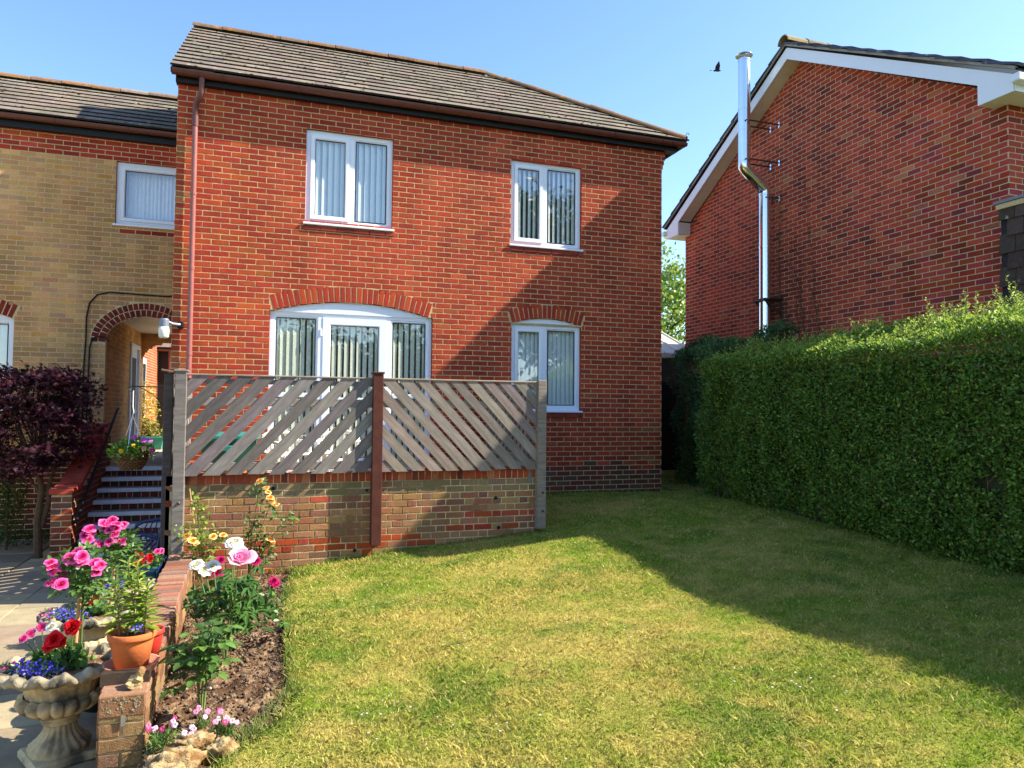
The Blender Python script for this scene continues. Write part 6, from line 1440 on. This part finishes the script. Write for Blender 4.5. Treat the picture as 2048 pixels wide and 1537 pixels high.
# ------------------------------------------------------------------ flower bed plants
def bed():
    z = -.13
    R = thing('rose_bush', 'foreground rose bush with glossy leaves and bare green stems', 'rose', (-.35, 4.47, z)); mv = leaf_var('rose', GREEN, .62, .25, .2); st = MB()
    stems = [[(-.36, 4.47, z), (-.37, 4.47, .05), (-.42, 4.46, .22)], [(-.35, 4.46, z), (-.345, 4.45, .10), (-.30, 4.42, .36), (-.295, 4.42, .40)], [(-.34, 4.47, z), (-.325, 4.47, .08), (-.325, 4.5, .14)], [(-.36, 4.48, z), (-.38, 4.48, .1), (-.37, 4.46, .30)]]
    cloud(R, [(-.40, 4.46, .20), (-.31, 4.45, .26), (-.35, 4.46, .14)], (.09, .08, .10), 120, .05, .075, GREEN, .6)
    for s in stems: MB().tube(s, [.007, .006, .005, .003][:len(s)], 7, (.16, .20, .06)).build('stem', 'stem', R, smooth=True)
    for (x, y, zz, dx, dy, dz) in ((-.40, 4.45, .25, -1, -.3, .1), (-.42, 4.46, .22, -1, -.2, -.2), (-.37, 4.45, .31, -.4, -.8, .3), (-.30, 4.42, .38, .3, -.6, .5), (-.31, 4.43, .33, .9, -.3, .2), (-.32, 4.44, .27, .8, -.5, 0), (-.34, 4.44, .20, .5, -.8, .1), (-.38, 4.45, .18, -.5, -.8, .1), (-.40, 4.46, .10, -1, -.4, 0), (-.36, 4.44, .08, -.3, -1, .1), (-.32, 4.46, .13, .9, -.2, .2), (-.33, 4.46, .10, .7, -.7, 0), (-.40, 4.48, .15, -.9, .2, .1), (-.35, 4.45, .24, .1, -1, .3), (-.31, 4.46, .22, 1, .3, .1), (-.33, 4.45, .17, .3, -1, -.1), (-.41, 4.45, .05, -.8, -.6, -.1), (-.34, 4.5, .28, .2, .8, .4)): compound(R, (x, y, zz), (dx, dy, dz), rnd.uniform(.066, .088), mv, 5)
    # middle: crimson rose with bronze leaves, peony
    C = thing('crimson_rose', 'crimson rose bush with bronze young leaves in the middle of the bed', 'rose', (-.4, 5.6, z)); mb = leaf_var('bronze', [(2, (.20, .07, .025)), (1, (.26, .12, .03)), (1, (.10, .10, .03))], .6); st = MB()
    def cane(p, b0=(-.4, 5.65)):
        q = [(b0[0] + rnd.uniform(-.05, .05), b0[1] + rnd.uniform(-.05, .05), z), ((b0[0] + p[0]) / 2, (b0[1] + p[1]) / 2 - .02, (z + p[2]) * .55), p]; st.tube(q, [.006, .005, .003], 6, (.16, .12, .05))
    cr = [(-.36, 5.75, .37), (-.35, 5.8, .45), (-.10, 5.8, .43), (.03, 5.8, .27), (-.05, 5.8, .14), (-.49, 5.75, .42), (.05, 5.85, .24)]
    for i, p in enumerate(cr): cane(p, (-.36, 5.75)); put_bloom(C, p, (.046, .040, .042, .04, .044, .048, .034)[i], CRIM(i % 3), (-.1, -.7, .7) if i != 5 else (-.2, -.3, 1))
    for k in range(34):
        p = Vector((rnd.uniform(-.56, .06), rnd.uniform(5.45, 5.85), rnd.uniform(-.04, .38))); b_ = p.x < -.38 and p.z > .1 and rnd.random() < .6
        if p.x > -.2 and p.z > .25: p.z -= .15
        compound(C, p, (rnd.uniform(-1, 1), rnd.uniform(-1, .2), rnd.uniform(-.2, .5)), rnd.uniform(.052, .075), mb if b_ else mv, 5)
        if k % 2 == 0: cane(tuple(p))
    st.build('stems', 'stem', C)
    cloud(C, [(-.45, 5.6, .20), (-.2, 5.7, .12), (-.3, 5.65, .22), (-.02, 5.75, .10)], (.13, .14, .13), 520, .045, .07, GREEN, .6)
    P = thing('peony', 'large pale pink peony bloom with white ones behind it', 'peony', (-.27, 5.25, z)); st = MB(); pl = leaf_var('peony', [(3, (.06, .14, .025)), (2, (.09, .18, .035))], .3, .3, .35)
    for p, r, me, tl in (((-.19, 5.0, .60), .122, PEO, (.25, -.55, .8)), ((-.23, 5.2, .68), .062, WHT, (-.1, -.4, 1)), ((-.22, 5.22, .655), .055, WHT, (0, -.6, .7)), ((-.46, 5.2, .545), .052, WHT, (-.2, -.5, .9)), ((-.36, 5.22, .53), .05, WHT, (0, -.6, .8)), ((-.41, 5.2, .51), .046, WHT, (.2, -.7, .6))):
        put_bloom(P, p, r, me, tl); st.tube([(-.27, 5.25, z), ((p[0] - .27) / 2, 5.22, .2), (p[0], p[1] + .02, p[2])], [.006, .005, .004], 6, (.14, .20, .06))
    for k in range(60):
        p = Vector((rnd.uniform(-.42, -.04), rnd.uniform(5.1, 5.45), rnd.uniform(.08, .48))); a = rnd.uniform(-3.1, 0.1)
        for q in range(3): put_leaf(P, p, (math.cos(a + q * .5 - .5), math.sin(a + q * .5 - .5), rnd.uniform(-.3, .3)), (0, 0, 1), rnd.uniform(.085, .12), pl)
    st.build('stems', 'stem', P)
    # apricot climbers against the wall
    for (base, bl, top, lab, nl) in (((-.66, 7.72), [(-.76, 7.6, .34), (-.71, 7.58, .30), (-.74, 7.6, .28), (-.53, 7.6, .33), (-.44, 7.6, .34), (-.69, 7.6, .27)], [(-.68, 7.65, .70), (-.80, 7.65, .42), (-.50, 7.65, .36), (-.62, 7.7, .50)], 'apricot rose beside the grey end post', 26),
                                     ((-.20, 7.78), [(-.11, 7.7, .85), (-.03, 7.68, .74), (-.05, 7.7, .78), (.01, 7.68, .65), (.05, 7.68, .61), (-.01, 7.7, .68), (.0, 7.68, .26), (.02, 7.7, .21)], [(-.11, 7.72, .80), (.0, 7.7, .62), (.18, 7.7, .50), (-.20, 7.72, .50), (.0, 7.7, .24)], 'taller apricot rose against the patio wall', 34)):
        Y = thing('apricot_rose', lab, 'rose', (*base, z)); st = MB(); ml = leaf_var('apricot' + lab[:3], YGREEN if lab.startswith('apricot') else GREEN, .62)
        for t in top:
            q = [(base[0], base[1], z), (base[0] + (t[0] - base[0]) * .35 + rnd.uniform(-.03, .03), base[1] - .02, z + (t[2] - z) * .5), t]; st.tube(q, [.007, .005, .003], 6, (.16, .17, .05))
            for k in range(nl // len(top)):
                u = rnd.uniform(.25, 1.); a, b_ = (Vector(q[0]).lerp(Vector(q[1]), u * 2), 0) if u < .5 else (Vector(q[1]).lerp(Vector(q[2]), u * 2 - 1), 0); compound(Y, a, (rnd.uniform(-1, 1), rnd.uniform(-1, .3), rnd.uniform(-.2, .6)), rnd.uniform(.05, .072), ml, 5)
        cc = [tuple(t) for t in top]; cloud(Y, [(t[0], t[1], t[2] - .06) for t in cc] + [((base[0] + t[0]) / 2, t[1], (t[2] + z) / 2) for t in cc], (.09, .07, .12), 260, .03, .055, YGREEN if lab.startswith('apricot') else GREEN, .6)
        for i, p in enumerate(bl): put_bloom(Y, p, rnd.uniform(.036, .05), YEL(i % 4))
        st.build('stems', 'stem', Y)
    ck = MB().tube([(-.62, 7.62, z), (-.76, 7.68, .80)], .006, 6, lin(200, 160, 104)); tag(ck.build('garden_cane', 'stem'), 'thin bamboo cane leaning by the apricot rose', 'cane')
    # dianthus clumps
    for (x, y, s, lab) in ((-.51, 4.12, 1., 'pink dianthus clump nearest the low wall'), (-.34, 4.05, .75, 'small dianthus clump growing against the rock'), (-.21, 4.12, 1., 'dianthus clump at the lawn side of the rocks'), (-.33, 4.30, .6, 'sparse dianthus clump behind the rocks')):
        D = thing('dianthus', lab, 'dianthus', (x, y, z)); n = int(260 * s); zz = gz(x, y) - .04
        P_ = np.c_[rng.normal(x, .035 * s, n), rng.normal(y, .03 * s, n), zz + rng.random(n) * .07 * s]; link(leafmesh(P_, rdir(n, 1.0), rdir(n), rng.uniform(.03, .055, n) * s, mixcol(n, [(2, (.10, .19, .04)), (2, (.15, .25, .05)), (1, (.07, .13, .03))], .25), .14, .2), 'foliage', 'leaf_matt', D)
        st = MB()
        for k in range(int(9 * s)):
            fx, fy, fz = x + rnd.uniform(-.075, .075) * s, y + rnd.uniform(-.05, .04), zz + rnd.uniform(.09, .15) * (s ** .5); st.tube([(x + rnd.uniform(-.02, .02), y, zz + .02), (fx, fy, fz)], .002, 4, (.12, .18, .05)); flower5(D, (fx, fy, fz), rnd.uniform(.013, .018), rnd.choice([lin(246, 190, 214), lin(240, 150, 190), lin(250, 226, 234), lin(232, 70, 140)]), (rnd.uniform(-.4, .4), -.8, .7))
        st.build('stems', 'stem', D)
    # rocks
    for (x, y, sx, sy, sz, lab, sd) in ((-.42, 3.78, .115, .09, .075, 'largest pale rock at the front of the flower bed', 1), (-.35, 4.0, .095, .07, .055, 'pale rock between the dianthus clumps', 2), (-.215, 3.88, .075, .055, .045, 'smaller angular rock nearest the lawn', 3)):
        bm = MB(); g = np.random.default_rng(sd + 20); n = 34; m = 22; off = g.normal(size=(8, 3)); V = []
        def rr(d): return 1 + sum(.11 * math.sin(3.1 * float(o @ d) * 1.7 + i) for i, o in enumerate(off[:5])) * .8 + .05 * math.sin(11 * float(off[5] @ d)) + .035 * math.sin(19 * float(off[6] @ d) + 1) + .03 * math.sin(27 * float(off[7] @ d))
        for i in range(m + 1):
            for k in range(n):
                th = math.pi * i / m; a = 2 * math.pi * k / n; d = np.array([math.sin(th) * math.cos(a), math.sin(th) * math.sin(a), math.cos(th)]); q = np.sign(d) * np.abs(d) ** .75 * rr(d) * (1 + g.normal() * .012); V.append((q[0] * sx, q[1] * sy, q[2] * sz))
        bm.add(V, [(i * n + k, (i + 1) * n + k, (i + 1) * n + (k + 1) % n, i * n + (k + 1) % n) for i in range(m) for k in range(n)]); tag(bm.build('rock', 'rock', None, Matrix.Translation((x, y, gz(x, y) + .0)), True), lab, 'rock', 'rocks at the front of the bed')
bed()
# ------------------------------------------------------------------ bench and trough by the steps
def bench():
    B = thing('garden_bench', 'dark blue cast metal bench against the patio return wall', 'bench', (-1.3, 8.9, -.38)); z0 = -.38
    for y in (8.35, 9.45):
        e = MB(); e.tube([(-1.52, y, z0), (-1.50, y, z0 + .2), (-1.46, y, z0 + .38)], .018, 7); e.tube([(-1.12, y, z0), (-1.14, y, z0 + .2), (-1.14, y, z0 + .38), (-1.08, y, z0 + .75)], .018, 7)
        e.tube([(-1.12, y, z0 + .60), (-1.25, y, z0 + .64), (-1.42, y, z0 + .62), (-1.50, y, z0 + .58), (-1.52, y, z0 + .53), (-1.49, y, z0 + .51), (-1.46, y, z0 + .54)], .020, 7); e.tube([(-1.46, y, z0 + .38), (-1.14, y, z0 + .38)], .015, 6); e.tube([(-1.46, y, z0 + .38), (-1.44, y, z0 + .50), (-1.50, y, z0 + .56)], .014, 6)
        for k in range(5): e.tube([(-1.42 + k * .06, y, z0 + .39), (-1.39 + k * .06, y, z0 + .46 + .03 * (k % 2)), (-1.42 + k * .06, y, z0 + .52), (-1.38 + k * .05, y, z0 + .61)], .008, 5)
        e.build('end_frame', 'blue_metal', B, smooth=True)
    for k in range(6): MB().bbox(-1.46 + k * .055, -1.42 + k * .055, 8.32, 9.48, z0 + .385, z0 + .405, .004).build('seat_slat', 'blue_metal', B)
    for k in range(4): MB().bbox(-1.13 + k * .012, -1.115 + k * .012, 8.32, 9.48, z0 + .46 + k * .075, z0 + .51 + k * .075, .004).build('back_slat', 'blue_metal', B)
    T = thing('trough_planter', 'blue wire trough of red and pink flowers before the bench', 'planter', (-1.05, 7.55, -.38)); t = MB(); x0, x1, ya, yb, za, zb = -1.22, -.98, 7.35, 7.95, -.10, .10
    for k in range(13):
        x = x0 + (x1 - x0) * k / 12; t.tube([(x, ya, zb), (x, ya + .03, za)], .004, 4); t.tube([(x1, ya + (yb - ya) * k / 12, zb), (x1 - .02, ya + (yb - ya) * k / 12, za)], .004, 4)
    for zz in (za, (za + zb) / 2, zb): t.tube([(x0, ya, zz), (x1, ya, zz), (x1, yb, zz), (x0, yb, zz), (x0, ya, zz)], .006, 5)
    for (x, y) in ((x0, ya), (x1, ya), (x1, yb), (x0, yb)): t.tube([(x, y, -.38), (x, y, zb)], .008, 5)
    t.build('wire_frame', 'blue_metal', T); MB().box(x0 + .01, x1 - .01, ya + .012, yb - .01, za, zb - .01).build('liner', 'plastic_green', T)
    F = thing('trough_flowers', 'red and pink bedding flowers in the blue trough', 'flowers', (-1.1, 7.6, .1)); C = [(-1.2, 7.5, .14), (-1.1, 7.45, .14), (-1.02, 7.5, .14), (-1.1, 7.75, .14)]; cloud(F, C, (.08, .1, .06), 420, .025, .045, GREEN + [(1, (.14, .22, .06))], .6, 'leaf_matt', .6)
    for i, (x, y, zz, me) in enumerate(((-1.19, 7.45, .22, RED(0)), (-1.15, 7.43, .22, RED(1)), (-1.11, 7.43, .18, PINK(0)), (-1.08, 7.42, .15, PINK(1)), (-1.06, 7.42, .20, RED(2)), (-1.0, 7.45, .24, PINK(2)), (-.97, 7.46, .24, PINK(3)))): put_bloom(F, (x, y, zz), .034, me, (-.1, -.7, .6), 'flower_head')
bench()
# ------------------------------------------------------------------ bird in flight
def bird():
    b = MB(); c = Vector((9.0, 13.04, 9.01)); u = Vector((1, -.3, 0)).normalized(); up = Vector((0, 0, 1)); s = .10
    b.tube([c - u * s * 1.0, c - u * s * .6, c, c + u * s * .5, c + u * s * .75], [.003, .018, .026, .018, .004], 8)
    for sg, lift in ((1, .75), (-1, .35)):
        side = u.cross(up) * sg; r0 = c + u * .04; V = [r0, c - u * .06, c - u * .07 + side * .08 + up * lift * .08, c - u * .02 + side * .17 + up * lift * .18, c + u * .03 + side * .085 + up * lift * .1]; b.add(V + [v - up * .006 for v in V], [(0, 1, 2, 3, 4), (9, 8, 7, 6, 5)])
    b.add([c - u * .12, c - u * .16 + u.cross(up) * .03, c - u * .165 - u.cross(up) * .03], [(0, 1, 2)])
    tag(b.build('bird', 'bird'), 'small dark bird flying left of the steel flue', 'bird')
bird()
